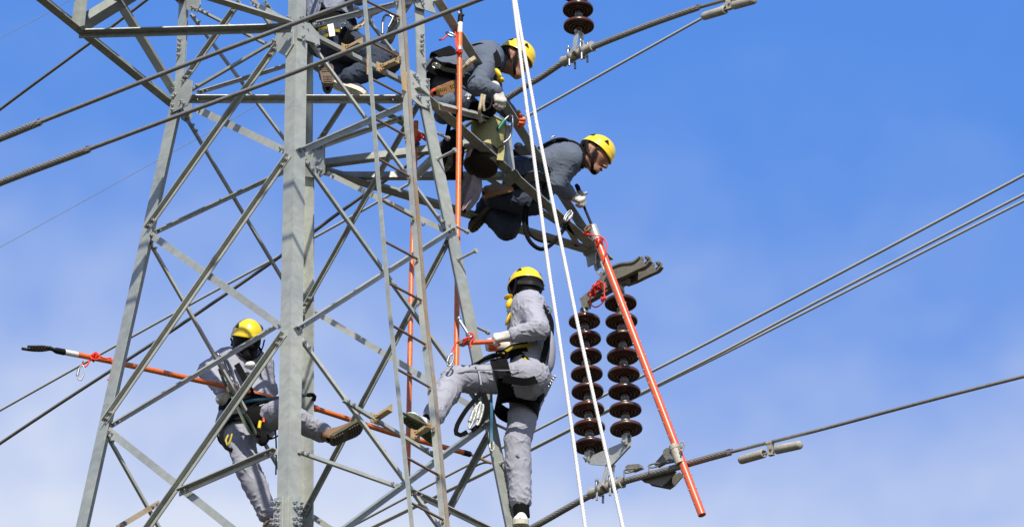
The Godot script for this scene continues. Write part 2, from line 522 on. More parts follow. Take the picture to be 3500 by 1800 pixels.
# ---------------------------------------------------------------- people
# Bones are tapered capsules [from, to, radius, radius, material, blend]; their joined distance field is meshed as surface nets.
func surface_net(bones: Array, cell: float, wrinkle: float, cloth: Array, into: Dictionary, joints := []) -> void:
	var lo := Vector3.INF
	var hi := -Vector3.INF
	for b in bones:
		var r := maxf(b[2], b[3]) + 0.03 + cell * 3.0
		for e in [b[0], b[1]]:
			lo = lo.min(e - Vector3.ONE * r)
			hi = hi.max(e + Vector3.ONE * r)
	var nx := int((hi.x - lo.x) / cell) + 2
	var ny := int((hi.y - lo.y) / cell) + 2
	var nz := int((hi.z - lo.z) / cell) + 2
	var nxy := nx * ny
	var grid := PackedFloat32Array()
	grid.resize(nxy * nz)
	grid.fill(1.0)
	var best := grid.duplicate()
	var near := PackedByteArray()
	near.resize(nxy * nz)
	var mats := []
	var owner_of := PackedByteArray()
	owner_of.resize(nxy * nz)
	for b in bones:
		var a: Vector3 = b[0]
		var c: Vector3 = b[1]
		var ra: float = b[2]
		var rb: float = b[3]
		var k: float = b[5]
		if not mats.has(b[4]): mats.append(b[4])
		var id: int = mats.find(b[4])
		var m := maxf(ra, rb) + k + cell * 2.0
		var l := ((a.min(c) - Vector3.ONE * m - lo) / cell).floor().max(Vector3.ZERO)
		var h := ((a.max(c) + Vector3.ONE * m - lo) / cell).ceil().min(Vector3(nx - 1, ny - 1, nz - 1))
		var ab := c - a
		var inv := 1.0 / maxf(ab.length_squared(), 1e-8)
		var reach := k + cell * 2.0
		for iz in range(int(l.z), int(h.z) + 1):
			for iy in range(int(l.y), int(h.y) + 1):
				var at := iz * nxy + iy * nx
				var p := Vector3(lo.x, lo.y + iy * cell, lo.z + iz * cell)
				for ix in range(int(l.x), int(h.x) + 1):
					p.x = lo.x + ix * cell
					var ap := p - a
					var t := clampf(ap.dot(ab) * inv, 0.0, 1.0)
					var d := (ap - ab * t).length() - ra - (rb - ra) * t
					if d > reach: continue
					var i := at + ix
					if d < best[i]:
						best[i] = d
						owner_of[i] = id
					var g := grid[i]
					if k > 0.0 and absf(g - d) < k:
						var q := (k - absf(g - d)) / k
						g = minf(g, d) - q * q * k * 0.25
					else:
						g = minf(g, d)
					grid[i] = g
					if g < cell * 1.8 and g > -cell * 1.8: near[i] = 1
	var verts := PackedVector3Array()
	var vmat := PackedByteArray()
	var index := {}
	var offs := [0, 1, nx, nx + 1, nxy, nxy + 1, nxy + nx, nxy + nx + 1]
	var corner := [Vector3(0, 0, 0), Vector3(1, 0, 0), Vector3(0, 1, 0), Vector3(1, 1, 0), Vector3(0, 0, 1), Vector3(1, 0, 1), Vector3(0, 1, 1), Vector3(1, 1, 1)]
	var edges := [[0, 1], [2, 3], [4, 5], [6, 7], [0, 2], [1, 3], [4, 6], [5, 7], [0, 4], [1, 5], [2, 6], [3, 7]]
	var cells := PackedInt32Array()
	var i := near.find(1)
	while i >= 0:
		var x := i % nx
		var y := (i / nx) % ny
		var z := i / nxy
		if x < nx - 1 and y < ny - 1 and z < nz - 1:
			var mask := 0
			for c in 8:
				if grid[i + offs[c]] < 0.0: mask |= 1 << c
			if mask != 0 and mask != 255:
				var s := Vector3.ZERO
				var n := 0
				for e in edges:
					var ga := grid[i + offs[e[0]]]
					var gb := grid[i + offs[e[1]]]
					if (ga < 0.0) != (gb < 0.0):
						s += corner[e[0]].lerp(corner[e[1]], ga / (ga - gb))
						n += 1
				index[i] = verts.size()
				verts.append(lo + (Vector3(x, y, z) + s / n) * cell)
				vmat.append(owner_of[i])
				cells.append(i)
		i = near.find(1, i + 1)
	# quads round every crossed edge
	var quads := []
	for ci in cells:
		var v0: int = index[ci]
		for ax in 3:
			var e: int = [1, nx, nxy][ax]
			var d1: int = [nx, nxy, 1][ax]
			var d2: int = [nxy, 1, nx][ax]
			var g0 := grid[ci]
			var g1 := grid[ci + e]
			if (g0 < 0.0) == (g1 < 0.0): continue
			if not (index.has(ci - d1) and index.has(ci - d2) and index.has(ci - d1 - d2)): continue
			var q := [v0, index[ci - d1], index[ci - d1 - d2], index[ci - d2]]
			if g0 < 0.0: quads.append(q)
			else: quads.append([q[0], q[3], q[2], q[1]])
	var nor := PackedVector3Array()
	nor.resize(verts.size())
	for pass_no in 2:
		nor.fill(Vector3.ZERO)
		for q in quads:
			var fn: Vector3 = (verts[q[2]] - verts[q[0]]).cross(verts[q[3]] - verts[q[1]])
			for k in 4: nor[q[k]] += fn
		for k in nor.size(): nor[k] = nor[k].normalized()
		if pass_no == 0 and wrinkle > 0.0:
			for k in verts.size():
				if cloth.has(mats[vmat[k]]):
					var p := verts[k]
					# long creases that fork and die out, and tighter ones gathered round the joints
					var w1 := wob2.get_noise_3d(p.x, p.y * 0.7, p.z)
					var w2 := wob2.get_noise_3d(p.z * 0.6 + 5.0, p.x * 0.6, p.y * 0.6)
					var q1 := absf(wob.get_noise_3d(p.x + p.y * 0.55 + w1 * 0.07, p.y * 0.40, p.z - w1 * 0.06))
					var q2 := absf(wob.get_noise_3d(p.x * 0.7 - p.y * 1.0 + 9.0, p.y * 0.6 + p.x * 0.6, p.z * 1.2 + w1 * 0.08))
					var near_joint := 0.0
					for jt in joints: near_joint = maxf(near_joint, exp(-jt[0].distance_squared_to(p) / (jt[1] * jt[1])))
					var q3 := absf(wob.get_noise_3d(p.x * 0.8 + w2 * 0.05 + 3.0, p.y * 2.3 + p.x * 0.9, p.z * 0.8))
					var f1 := pow(maxf(0.0, 1.0 - q1 * 6.0), 1.5) * clampf(0.55 + w2 * 2.2, 0.0, 1.0)
					var f2 := pow(maxf(0.0, 1.0 - q2 * 7.0), 1.5) * clampf(0.35 - w2 * 2.2, 0.0, 1.0)
					var f3 := pow(maxf(0.0, 1.0 - q3 * 5.5), 1.5) * near_joint
					verts[k] = p + nor[k] * wrinkle * (f1 + f2 * 0.8 + f3 * 0.9 - 0.25)
	for q in quads:
		var tally := {}
		for k in 4: tally[vmat[q[k]]] = tally.get(vmat[q[k]], 0) + 1
		var m := vmat[q[0]]
		for k in tally:
			if tally[k] > tally[m]: m = k
		var key: String = mats[m]
		if not into.has(key): into[key] = {"v": PackedVector3Array(), "n": PackedVector3Array(), "i": PackedInt32Array(), "map": {}}
		var o: Dictionary = into[key]
		var ids := []
		for k in 4:
			var vk: int = q[k]
			if not o.map.has(vk):
				o.map[vk] = o.v.size()
				o.v.append(verts[vk])
				o.n.append(nor[vk])
			ids.append(o.map[vk])
		# clockwise seen from outside
		for k in [0, 2, 1, 0, 3, 2]: o.i.append(ids[k])
	for key in into: into[key].map = {}

func skin_mesh(into: Dictionary) -> ArrayMesh:
	var am := ArrayMesh.new()
	for key in into:
		var a := []
		a.resize(Mesh.ARRAY_MAX)
		a[Mesh.ARRAY_VERTEX] = into[key].v
		a[Mesh.ARRAY_NORMAL] = into[key].n
		a[Mesh.ARRAY_INDEX] = into[key].i
		am.add_surface_from_arrays(Mesh.PRIMITIVE_TRIANGLES, a)
		am.surface_set_material(am.get_surface_count() - 1, M[key])
	return am

func hand_bones(w: Vector3, f: Vector3, palm: Vector3, side: float, curl: float) -> Array:
	f = f.normalized()
	palm = (palm - f * palm.dot(f)).normalized()
	var s := f.cross(palm) * side         # towards the thumb
	var B := []
	var G := "glove_white"
	var O := "glove_orange"
	B.append([w - f * 0.045, w + f * 0.01, 0.040, 0.036, G, 0.012])
	for k in 4:
		var o := (1.5 - k) * 0.0205
		var len: float = [0.068, 0.076, 0.071, 0.055][k]
		var base := w + f * (0.092 - absf(k - 1.2) * 0.005) + s * o
		B.append([w + f * 0.02 + s * o * 0.7 - palm * 0.004, base - palm * 0.003, 0.0165, 0.0145, G, 0.012])
		B.append([w + f * 0.03 + s * o * 0.7 + palm * 0.011, base + palm * 0.009, 0.0135, 0.011, O, 0.010])
		var a := curl * 0.9
		var p1: Vector3 = base + (f * cos(a) + palm * sin(a)) * len * 0.5
		a += curl * 1.1
		var p2: Vector3 = p1 + (f * cos(a) + palm * sin(a)) * len * 0.36
		a += curl * 0.8
		var p3: Vector3 = p2 + (f * cos(a) + palm * sin(a)) * len * 0.26
		B.append([base, p1, 0.0125, 0.0115, G if k < 4 else O, 0.006])
		B.append([p1, p2, 0.0115, 0.0105, G if curl > 0.85 else O, 0.004])
		B.append([p2, p3, 0.0105, 0.009, O, 0.004])
	var tb := w + f * 0.025 + s * 0.032
	var t1 := tb + (f * 0.55 + s * 0.55 + palm * 0.45).normalized() * 0.042
	var t2 := t1 + (f * 0.75 + palm * 0.6 - s * 0.1).normalized() * 0.034
	B.append([w + f * 0.012 + s * 0.014, tb, 0.020, 0.016, G, 0.012])
	B.append([tb, t1, 0.0150, 0.0130, G, 0.008])
	B.append([t1, t2, 0.0128, 0.0105, O, 0.005])
	return B

func head_bones(c: Vector3, f: Vector3, u: Vector3, neck: Vector3, masked: bool) -> Array:
	f = f.normalized()
	u = (u - f * u.dot(f)).normalized()
	var r := f.cross(u)
	var S := "mask" if masked else "skin"
	var H := "mask" if masked else "hair"
	var B := [
		[c - f * 0.030 + u * 0.028, c + f * 0.032 + u * 0.030, 0.086, 0.080, S, 0.02],
		[c - f * 0.052 + u * 0.026, c - f * 0.010 + u * 0.050, 0.083, 0.084, H, 0.015],
		[c - f * 0.058 - u * 0.030, c - f * 0.050 + u * 0.02, 0.066, 0.078, H, 0.02],
		[c + f * 0.030 - u * 0.010, c + f * 0.042 - u * 0.062, 0.066, 0.047, S, 0.03],
		[c + f * 0.070 - u * 0.090, c + f * 0.076 - u * 0.086, 0.024, 0.022, S, 0.025],
		[c - f * 0.004 - u * 0.055 + r * 0.040, c + f * 0.060 - u * 0.088 + r * 0.014, 0.026, 0.020, S, 0.02],
		[c - f * 0.004 - u * 0.055 - r * 0.040, c + f * 0.060 - u * 0.088 - r * 0.014, 0.026, 0.020, S, 0.02],
		[c + f * 0.098 + u * 0.016, c + f * 0.117 - u * 0.026, 0.009, 0.0135, S, 0.012],
		[c + f * 0.106 - u * 0.030 - r * 0.012, c + f * 0.106 - u * 0.030 + r * 0.012, 0.009, 0.009, S, 0.008],
		[c + f * 0.094 + u * 0.034 - r * 0.034, c + f * 0.094 + u * 0.034 + r * 0.034, 0.011, 0.011, S, 0.012],
		[c - f * 0.03 - u * 0.05, neck - f * 0.0, 0.056, 0.060, S, 0.02],
	]
	if not masked:
		for s in [-1.0, 1.0]:
			B.append([c - f * 0.010 + u * 0.014 + r * s * 0.085, c - f * 0.004 - u * 0.026 + r * s * 0.082, 0.016, 0.011, "skin", 0.004])
			B.append([c + f * 0.098 + u * 0.020 + r * s * 0.026, c + f * 0.095 + u * 0.020 + r * s * 0.038, 0.0075, 0.0065, "hair", 0.002])
			B.append([c + f * 0.104 + u * 0.040 + r * s * 0.018, c + f * 0.095 + u * 0.042 + r * s * 0.046, 0.005, 0.0045, "hair", 0.002])
			B.append([c + f * 0.012 + u * 0.02 + r * s * 0.078, c + f * 0.012 - u * 0.012 + r * s * 0.075, 0.013, 0.009, "hair", 0.006])
		B.append([c + f * 0.099 - u * 0.058 - r * 0.018, c + f * 0.099 - u * 0.058 + r * 0.018, 0.0085, 0.0085, "lips", 0.006])
	return B

# J: joints by name; look: materials and sizes
func person_body(J: Dictionary, look: Dictionary) -> ArrayMesh:
	var sh: String = look.shirt
	var tr: String = look.trousers
	var g: float = look.get("girth", 1.0)
	var into := {}
	var B := []
	var sm: Vector3 = (J.shL + J.shR) * 0.5
	var hm: Vector3 = (J.hipL + J.hipR) * 0.5
	for s in ["L", "R"]:
		var o := "R" if s == "L" else "L"
		B.append([J["sh" + s].lerp(J["sh" + o], 0.22), J["hip" + s].lerp(J["hip" + o], 0.22), 0.118 * g, 0.122 * g, sh, 0.05])
		B.append([J["sh" + s].lerp(J["sh" + o], 0.02), J["sh" + s].lerp(sm, 0.6) + (hm - sm) * 0.15, 0.082 * g, 0.115 * g, sh, 0.05])
		var el: Vector3 = J["el" + s]
		var wr: Vector3 = J["wr" + s]
		B.append([J["sh" + s], el, 0.086 * g, 0.066 * g, sh, 0.035])
		var cuff: Vector3 = el.lerp(wr, look.get("cuff", 0.86))
		B.append([el, cuff, 0.067 * g, 0.053 * g, sh, 0.025])
		B.append([el.lerp(wr, 0.6), wr, 0.040, 0.032, "skin", 0.004])
		var hp: Vector3 = J["hip" + s]
		var kn: Vector3 = J["kn" + s]
		var an: Vector3 = J["an" + s]
		B.append([hp, kn, 0.114 * g, 0.084 * g, tr, 0.028])
		B.append([kn, an, 0.085 * g, 0.070 * g, tr, 0.016])
		B.append([kn.lerp(an, 0.30), kn.lerp(an, 0.45), 0.084 * g, 0.080 * g, tr, 0.016])
	B.append([J.hipL, J.hipR, 0.128 * g, 0.128 * g, tr, 0.05])
	B.append([sm + (J.neck - sm) * 0.25, J.neck.lerp(J.head, 0.05), 0.092, 0.066, sh, 0.03])
	var joints := [[J.elL, 0.11], [J.elR, 0.11], [J.knL, 0.12], [J.knR, 0.12], [J.hipL, 0.13], [J.hipR, 0.13], [J.anL, 0.10], [J.anR, 0.10], [J.shL.lerp(J.elL, 0.2), 0.10], [J.shR.lerp(J.elR, 0.2), 0.10], [sm.lerp(hm, 0.75), 0.16]]
	surface_net(B, 0.0072, look.get("wrinkle", 0.008) * 0.78, [sh, tr], into, joints)
	if look.get("has_head", true):
		surface_net(head_bones(J.head, J.face, J.crown, J.neck, look.masked), 0.0055, 0.0, [], into)
	for s in ["L", "R"]:
		if not J.has("hand" + s): continue
		var h: Array = J["hand" + s]      # fingers, palm, curl
		surface_net(hand_bones(J["wr" + s], h[0], h[1], -1.0 if s == "L" else 1.0, h[2]), 0.0045, 0.0, [], into)
	return skin_mesh(into)

# climbing helmet: c = centre of the head, f = face, u = crown
func helmet(parent: Node3D, c: Vector3, f: Vector3, u: Vector3) -> void:
	f = f.normalized()
	u = (u - f * u.dot(f)).normalized()
	var r := f.cross(u)
	var o := c + u * 0.038 - f * 0.004
	var st := begin()
	var inn := begin()
	var nph := 36
	var nth := 12
	var pt := func(ph: float, e: float, k: float) -> Vector3:
		var low := 1.72 - 0.20 * cos(2.0 * ph + PI) * 0.0 + 0.16 * cos(ph) * 0.55 - 0.14 * sin(ph) * sin(ph)
		var th := low * e
		var flare := 1.0 + 0.055 * smoothstep(0.86, 1.0, e)
		var crest := 1.0 + 0.022 * exp(-pow(sin(ph) * sin(th) / 0.20, 2.0)) * smoothstep(0.0, 0.3, 1.0 - e)
		return o + (f * cos(ph) * 0.130 + r * sin(ph) * 0.109) * sin(th) * k * flare + u * cos(th) * 0.118 * k * crest
	for j in nth:
		for i in nph:
			for shell in [[st, 1.0], [inn, 0.945]]:
				var q := []
				var ns := []
				for e in [[i, j], [i + 1, j], [i + 1, j + 1], [i, j + 1]]:
					var ph: float = TAU * e[0] / nph
					var ev := float(e[1]) / nth
					var p: Vector3 = pt.call(ph, ev, shell[1])
					var px: Vector3 = pt.call(ph + 0.02, maxf(ev, 0.01), shell[1]) - pt.call(ph - 0.02, maxf(ev, 0.01), shell[1])
					var py: Vector3 = pt.call(ph, maxf(ev, 0.01) + 0.01, shell[1]) - pt.call(ph, maxf(ev, 0.01) - 0.01, shell[1])
					var n := px.cross(py).normalized()
					if n.dot(p - o) < 0.0: n = -n
					q.append(p)
					ns.append(n if shell[1] == 1.0 else -n)
				if j == 0: tri3(shell[0], q[0], q[2], q[3], ns[0], ns[2], ns[3])
				else: smooth_quad(shell[0], q, ns)
	for i in nph:      # rim
		var a := TAU * i / nph
		var b := TAU * (i + 1) / nph
		quad(st, pt.call(a, 1.0, 1.0), pt.call(b, 1.0, 1.0), pt.call(b, 1.0, 0.945), pt.call(a, 1.0, 0.945), -u)
	var hm := part("helmet", st, M.helmet, parent)
	part("helmet_lining", inn, M.helmet_inside, hm)
	for k in [[1.10, 0.64], [2.25, 0.64]]:     # vent holes with a raised lip, both sides
		for s in [-1.0, 1.0]:
			var v := begin()
			var ph: float = k[0] * s
			var p: Vector3 = pt.call(ph, k[1], 1.004)
			var ex: Vector3 = (pt.call(ph + 0.05, k[1], 1.004) - p).normalized()
			var ey: Vector3 = (pt.call(ph, k[1] - 0.04, 1.004) - p).normalized()
			var n := ex.cross(ey).normalized()
			if n.dot(p - o) < 0.0: n = -n
			plate(v, [p - ex * 0.021 - ey * 0.013, p + ex * 0.021 - ey * 0.013, p + ex * 0.004 + ey * 0.020, p - ex * 0.004 + ey * 0.020], n, 0.0025)
			part("vent", v, M.black, hm)
	var cs := begin()
	for s in [-1.0, 1.0]:
		strap(cs, curve([o + r * s * 0.108 + f * 0.030 - u * 0.02, c + r * s * 0.094 + f * 0.026 - u * 0.045, c + r * s * 0.055 + f * 0.052 - u * 0.104, c + f * 0.064 - u * 0.122]), r * s, 0.020, 0.003)
		strap(cs, curve([o + r * s * 0.100 - f * 0.070 - u * 0.01, c + r * s * 0.088 - f * 0.030 - u * 0.030, c + r * s * 0.090 + f * 0.030 - u * 0.055]), r * s, 0.018, 0.003)
	strap(cs, curve([o - r * 0.092 - f * 0.08 - u * 0.045, o - f * 0.135 - u * 0.06, o + r * 0.092 - f * 0.08 - u * 0.045]), -f, 0.03, 0.004)
	part("chin_strap", cs, M.black, hm)

# shoe: a = ankle, f = toe direction, u = up out of the shoe
func shoe(parent: Node3D, a: Vector3, f: Vector3, u: Vector3, upper: Material, sole: Material, high := 0.0, size := 1.0) -> void:
	f = f.normalized()
	u = (u - f * u.dot(f)).normalized()
	var r := f.cross(u)
	var b := a - u * 0.098 * size
	# stations along the foot: x, half width, height of the upper
	var T := [[-0.085, 0.016, 0.05], [-0.078, 0.032, 0.10 + high], [-0.045, 0.038, 0.115 + high], [0.0, 0.039, 0.112 + high], [0.045, 0.041, 0.092], [0.095, 0.046, 0.070], [0.14, 0.048, 0.056], [0.175, 0.042, 0.046], [0.198, 0.024, 0.032], [0.205, 0.006, 0.022]]
	var st := begin()
	var rings := []
	for t in T:
		var ring := []
		for k in 13:
			var ph := PI * k / 12.0
			ring.append(b + f * t[0] * size + r * cos(ph) * t[1] * size + u * (0.012 + pow(sin(ph), 0.7) * (t[2] - 0.012)) * size)
		rings.append(ring)
	for i in T.size() - 1:
		for k in 12:
			var q := [rings[i][k], rings[i][k + 1], rings[i + 1][k + 1], rings[i + 1][k]]
			var ns := []
			for e in [[i, k], [i, k + 1], [i + 1, k + 1], [i + 1, k]]:
				var du: Vector3 = rings[e[0]][mini(e[1] + 1, 12)] - rings[e[0]][maxi(e[1] - 1, 0)]
				var dv: Vector3 = rings[mini(e[0] + 1, T.size() - 1)][e[1]] - rings[maxi(e[0] - 1, 0)][e[1]]
				ns.append(dv.cross(du).normalized())
			if ns[0].dot(q[0] - (b + f * T[i][0] * size)) < 0:
				for z in 4: ns[z] = -ns[z]
			smooth_quad(st, q, ns)
	var up := part("shoe", st, upper, parent)
	var so := begin()
	var out := []
	for t in T: out.append(b + f * (t[0] * 1.03) * size + r * (t[1] + 0.005) * size - u * 0.014 * size)
	for i in range(T.size() - 1, -1, -1): out.append(b + f * (T[i][0] * 1.03) * size - r * (T[i][1] + 0.005) * size - u * 0.014 * size)
	plate(so, out, u, 0.030 * size)
	var sp := part("sole", so, sole, up)
	var tr := begin()
	for k in 11:      # tread bars
		if k == 4 or k == 5: continue
		var x := -0.068 + k * 0.0245
		var w := 0.030 + 0.010 * smoothstep(0.0, 0.13, x)
		for s in [-1.0, 1.0]:
			box(tr, b + (f * x + r * s * w * 0.52) * size - u * 0.0165 * size, (f * 0.65 + r * 0.3 * s).normalized() * 0.0075 * size, (r * 0.9 - f * 0.3 * s).normalized() * w * 0.42 * size, u * 0.005 * size)
	part("tread", tr, sole, up, true)

# ---------------------------------------------------------------- builders of repeated things
func wire(label: String, pts: Array, r: float, m: Material, armor := Vector2.ZERO, group := "", armor_r := 0.0215) -> Node3D:
	var t := thing("conductor", label, "power line", pts[0], group)
	var c := curve(pts, 0.25)
	var st := begin()
	tube(st, c, r, 10)
	part("strand", st, m, t)
	if armor != Vector2.ZERO:     # helical armour rods between two distances along the wire
		var fine := curve(pts, 0.012)
		var run := 0.0
		var on := []
		for i in fine.size():
			if i > 0: run += fine[i].distance_to(fine[i - 1])
			if run >= armor.x and run <= armor.y: on.append(fine[i])
		var s2 := begin()
		tube(s2, on, armor_r, 40, 8, 0.0040, 0.25)
		part("armour_rods", s2, M.aluminium, t)
		var s3 := begin()
		for e in [[on[0], on[0].direction_to(on[3])], [on[-1], on[-4].direction_to(on[-1])]]:
			var f := frame_of(e[1])
			for k in 7:
				var w: Vector3 = f[0] * cos(TAU * k / 7) + f[1] * sin(TAU * k / 7)
				tube(s3, [e[0] + w * armor_r * 0.85 - e[1] * 0.01, e[0] + w * armor_r * 0.95 + e[1] * (0.004 + 0.010 * ((k * 3) % 4)) * (1.0 if e[0] == on[-1] else -1.0)], 0.004, 5)
		part("rod_ends", s3, M.chrome, t, true)
	return t

func run_to(pts: Array, i: int) -> float:
	var c := curve(pts, 0.25)
	var run := 0.0
	for k in range(1, c.size()):
		run += c[k].distance_to(c[k - 1])
		if c[k].distance_to(pts[i]) < 1e-4: return run
	return 0.0

var disc_mesh: ArrayMesh
var cap_mesh: ArrayMesh
func disc_shapes() -> void:
	var st := begin()
	lathe(st, [Vector2(0.012, -0.034), Vector2(0.022, -0.030), Vector2(0.024, -0.008), Vector2(0.036, -0.006), Vector2(0.039, -0.006), Vector2(0.041, -0.028), Vector2(0.047, -0.031), Vector2(0.052, -0.026), Vector2(0.054, -0.008),
		Vector2(0.063, -0.007), Vector2(0.065, -0.024), Vector2(0.070, -0.027), Vector2(0.075, -0.022), Vector2(0.077, -0.007), Vector2(0.087, -0.006), Vector2(0.089, -0.019), Vector2(0.094, -0.021), Vector2(0.098, -0.016),
		Vector2(0.101, -0.008), Vector2(0.106, -0.013), Vector2(0.1105, -0.012), Vector2(0.1135, -0.006), Vector2(0.1125, 0.001), Vector2(0.107, 0.007), Vector2(0.090, 0.013), Vector2(0.066, 0.019), Vector2(0.044, 0.027), Vector2(0.034, 0.032)].map(func(v): return Vector2(v.x, v.y * 1.45 if v.y > -0.006 or v.x < 0.03 or v.x > 0.1 else -0.009 + (v.y + 0.006) * 0.75)), Vector3.ZERO, Vector3.UP, 36)
	disc_mesh = st.commit()
	var c := begin()
	lathe(c, [Vector2(0.034, 0.034), Vector2(0.0365, 0.036), Vector2(0.036, 0.044), Vector2(0.033, 0.056), Vector2(0.029, 0.078), Vector2(0.0285, 0.082), Vector2(0.030, 0.084), Vector2(0.030, 0.092), Vector2(0.024, 0.099), Vector2(0.010, 0.100), Vector2(0.010, 0.125)], Vector3.ZERO, Vector3.UP, 20)
	cap_mesh = c.commit()

func insulators(label: String, centres: Array, group := "suspension insulators") -> Node3D:
	var ax: Vector3 = (centres[0] - centres[-1]).normalized()
	var t := thing("insulator_string", label, "insulator", centres[-1], group)
	t.basis = Basis(Quaternion(Vector3.UP, ax))
	for i in centres.size():
		var h: float = centres[-1].distance_to(centres[i])
		var d := MeshInstance3D.new()
		d.name = "disc"
		d.mesh = disc_mesh
		d.material_override = M[["porcelain", "porcelain_dull", "porcelain", "porcelain_dark", "porcelain_dull"][(i * 3 + absi(hash(label))) % 5]]
		t.add_child(d, true)
		d.position = Vector3(0, h, 0)
		d.rotation = Vector3(sin(i * 2.3 + label.length()) * 0.022, i * 1.7, cos(i * 3.1 + label.length()) * 0.022)
		var c := MeshInstance3D.new()
		c.name = "cap"
		c.mesh = cap_mesh
		c.material_override = M.cap
		d.add_child(c, true)
	return t

func damper(label: String, clamp_at: Vector3, wire_at: Vector3, ends: Array) -> void:
	var t := thing("vibration_damper", label, "damper", clamp_at, "vibration dampers on the conductors")
	var ax: Vector3 = (ends[3] - ends[0]).normalized()
	var st := begin()
	box(st, (clamp_at + wire_at) * 0.5, ax * 0.019, (wire_at - clamp_at) * 0.5 + Vector3(0, 0.012, 0), ax.cross(Vector3.UP).normalized() * 0.014)
	lathe(st, [Vector2(0.001, -0.022), Vector2(0.019, -0.022), Vector2(0.019, 0.022), Vector2(0.001, 0.022)], wire_at, ax, 12)
	bolt(st, clamp_at.lerp(wire_at, 0.5) + VIEW * 0.014, VIEW, 0.012, 0.012)
	part("clamp", st, M.damper, t)
	var ms := begin()
	tube(ms, [ends[0], ends[3]], 0.006, 8)
	part("messenger_strand", ms, M.galvanised, t)
	for k in [0, 2]:
		var w := begin()
		var a: Vector3 = ends[k]
		var b: Vector3 = ends[k + 1]
		var len := a.distance_to(b)
		var dir := (b - a).normalized()
		if k == 2:
			a = b
			dir = -dir
		lathe(w, [Vector2(0.001, 0.0), Vector2(0.022, 0.001), Vector2(0.028, 0.010), Vector2(0.030, 0.022), Vector2(0.031, len * 0.6), Vector2(0.031, len - 0.006), Vector2(0.029, len), Vector2(0.022, len), Vector2(0.020, len - 0.03), Vector2(0.006, len - 0.03)], a, dir, 20)
		part("weight", w, M.damper, t)

func cord(parent: Node3D, n: String, pts: Array, r: float, m: Material) -> void:
	var st := begin()
	tube(st, curve(pts, 0.012), r, 6)
	part(n, st, m, parent)

# a tied bunch of thin cord round a point
func tangle(parent: Node3D, n: String, c: Vector3, size: float, m: Material, turns := 9, sd := 1) -> void:
	rng.seed = sd
	var st := begin()
	for k in turns:
		var u := Vector3(rng.randf_range(-1, 1), rng.randf_range(-1, 1), rng.randf_range(-0.5, 0.5)).normalized()
		var f := frame_of(u)
		var o := c + Vector3(rng.randf_range(-1, 1), rng.randf_range(-1, 1), rng.randf_range(-1, 1)) * size * 0.35
		var pts := []
		for i in 9: pts.append(o + (f[0] * cos(TAU * i / 9.0) + f[1] * sin(TAU * i / 9.0) * 0.6) * size * rng.randf_range(0.4, 0.7))
		pts.append(pts[0])
		tube(st, curve(pts, 0.008), 0.0045, 5)
	part(n, st, m, parent)

func snap_hook(parent: Node3D, n: String, a: Vector3, b: Vector3, w: float, m: Material, r := 0.0065) -> void:   # long oval carabiner from a to b
	var st := begin()
	var ax := (b - a) * 0.5
	var s := ax.cross(VIEW).normalized() * w
	loop_link(st, (a + b) * 0.5, ax, s, r, 18)
	var c := (a + b) * 0.5
	tube(st, [c + s * 1.0 - ax * 0.45, c + s * 1.0 + ax * 0.45], r * 1.7, 8)
	part(n, st, m, parent)

func mesh_angle(tower: Node3D, e: Array, bolts_on := true) -> MeshInstance3D:
	var st := begin()
	angle_bar(st, e[1], e[2], e[3], e[4], e[5], e[6], e[7])
	var o := part(e[0], st, M[e[8]], tower)
	if bolts_on:
		var bs := begin()
		var ax: Vector3 = (e[2] - e[1]).normalized()
		var n: Vector3 = e[3].cross(ax).normalized()
		if n.dot(VIEW) < 0.0: n = -n
		for q in [[e[1], ax], [e[2], -ax]]:
			for d in [0.030, 0.075]:
				bolt(bs, q[0] + q[1] * d + e[3] * e[4] * 0.58 + n * (e[7] if e[5].dot(n) > 0.0 else 0.0), n, 0.0115, 0.010)
		part("bolts", bs, M.bolt, o, true)
	return o

func gusset(parent: Node3D, pts: Array, n: Vector3, bolts: Array, m: Material, t := 0.008) -> void:
	var st := begin()
	plate(st, pts, n, t)
	var o := part("gusset_plate", st, m, parent)
	if bolts:
		var bs := begin()
		for b in bolts: bolt(bs, b + n * t, n, 0.0125, 0.012)
		part("bolts", bs, M.bolt, o, true)

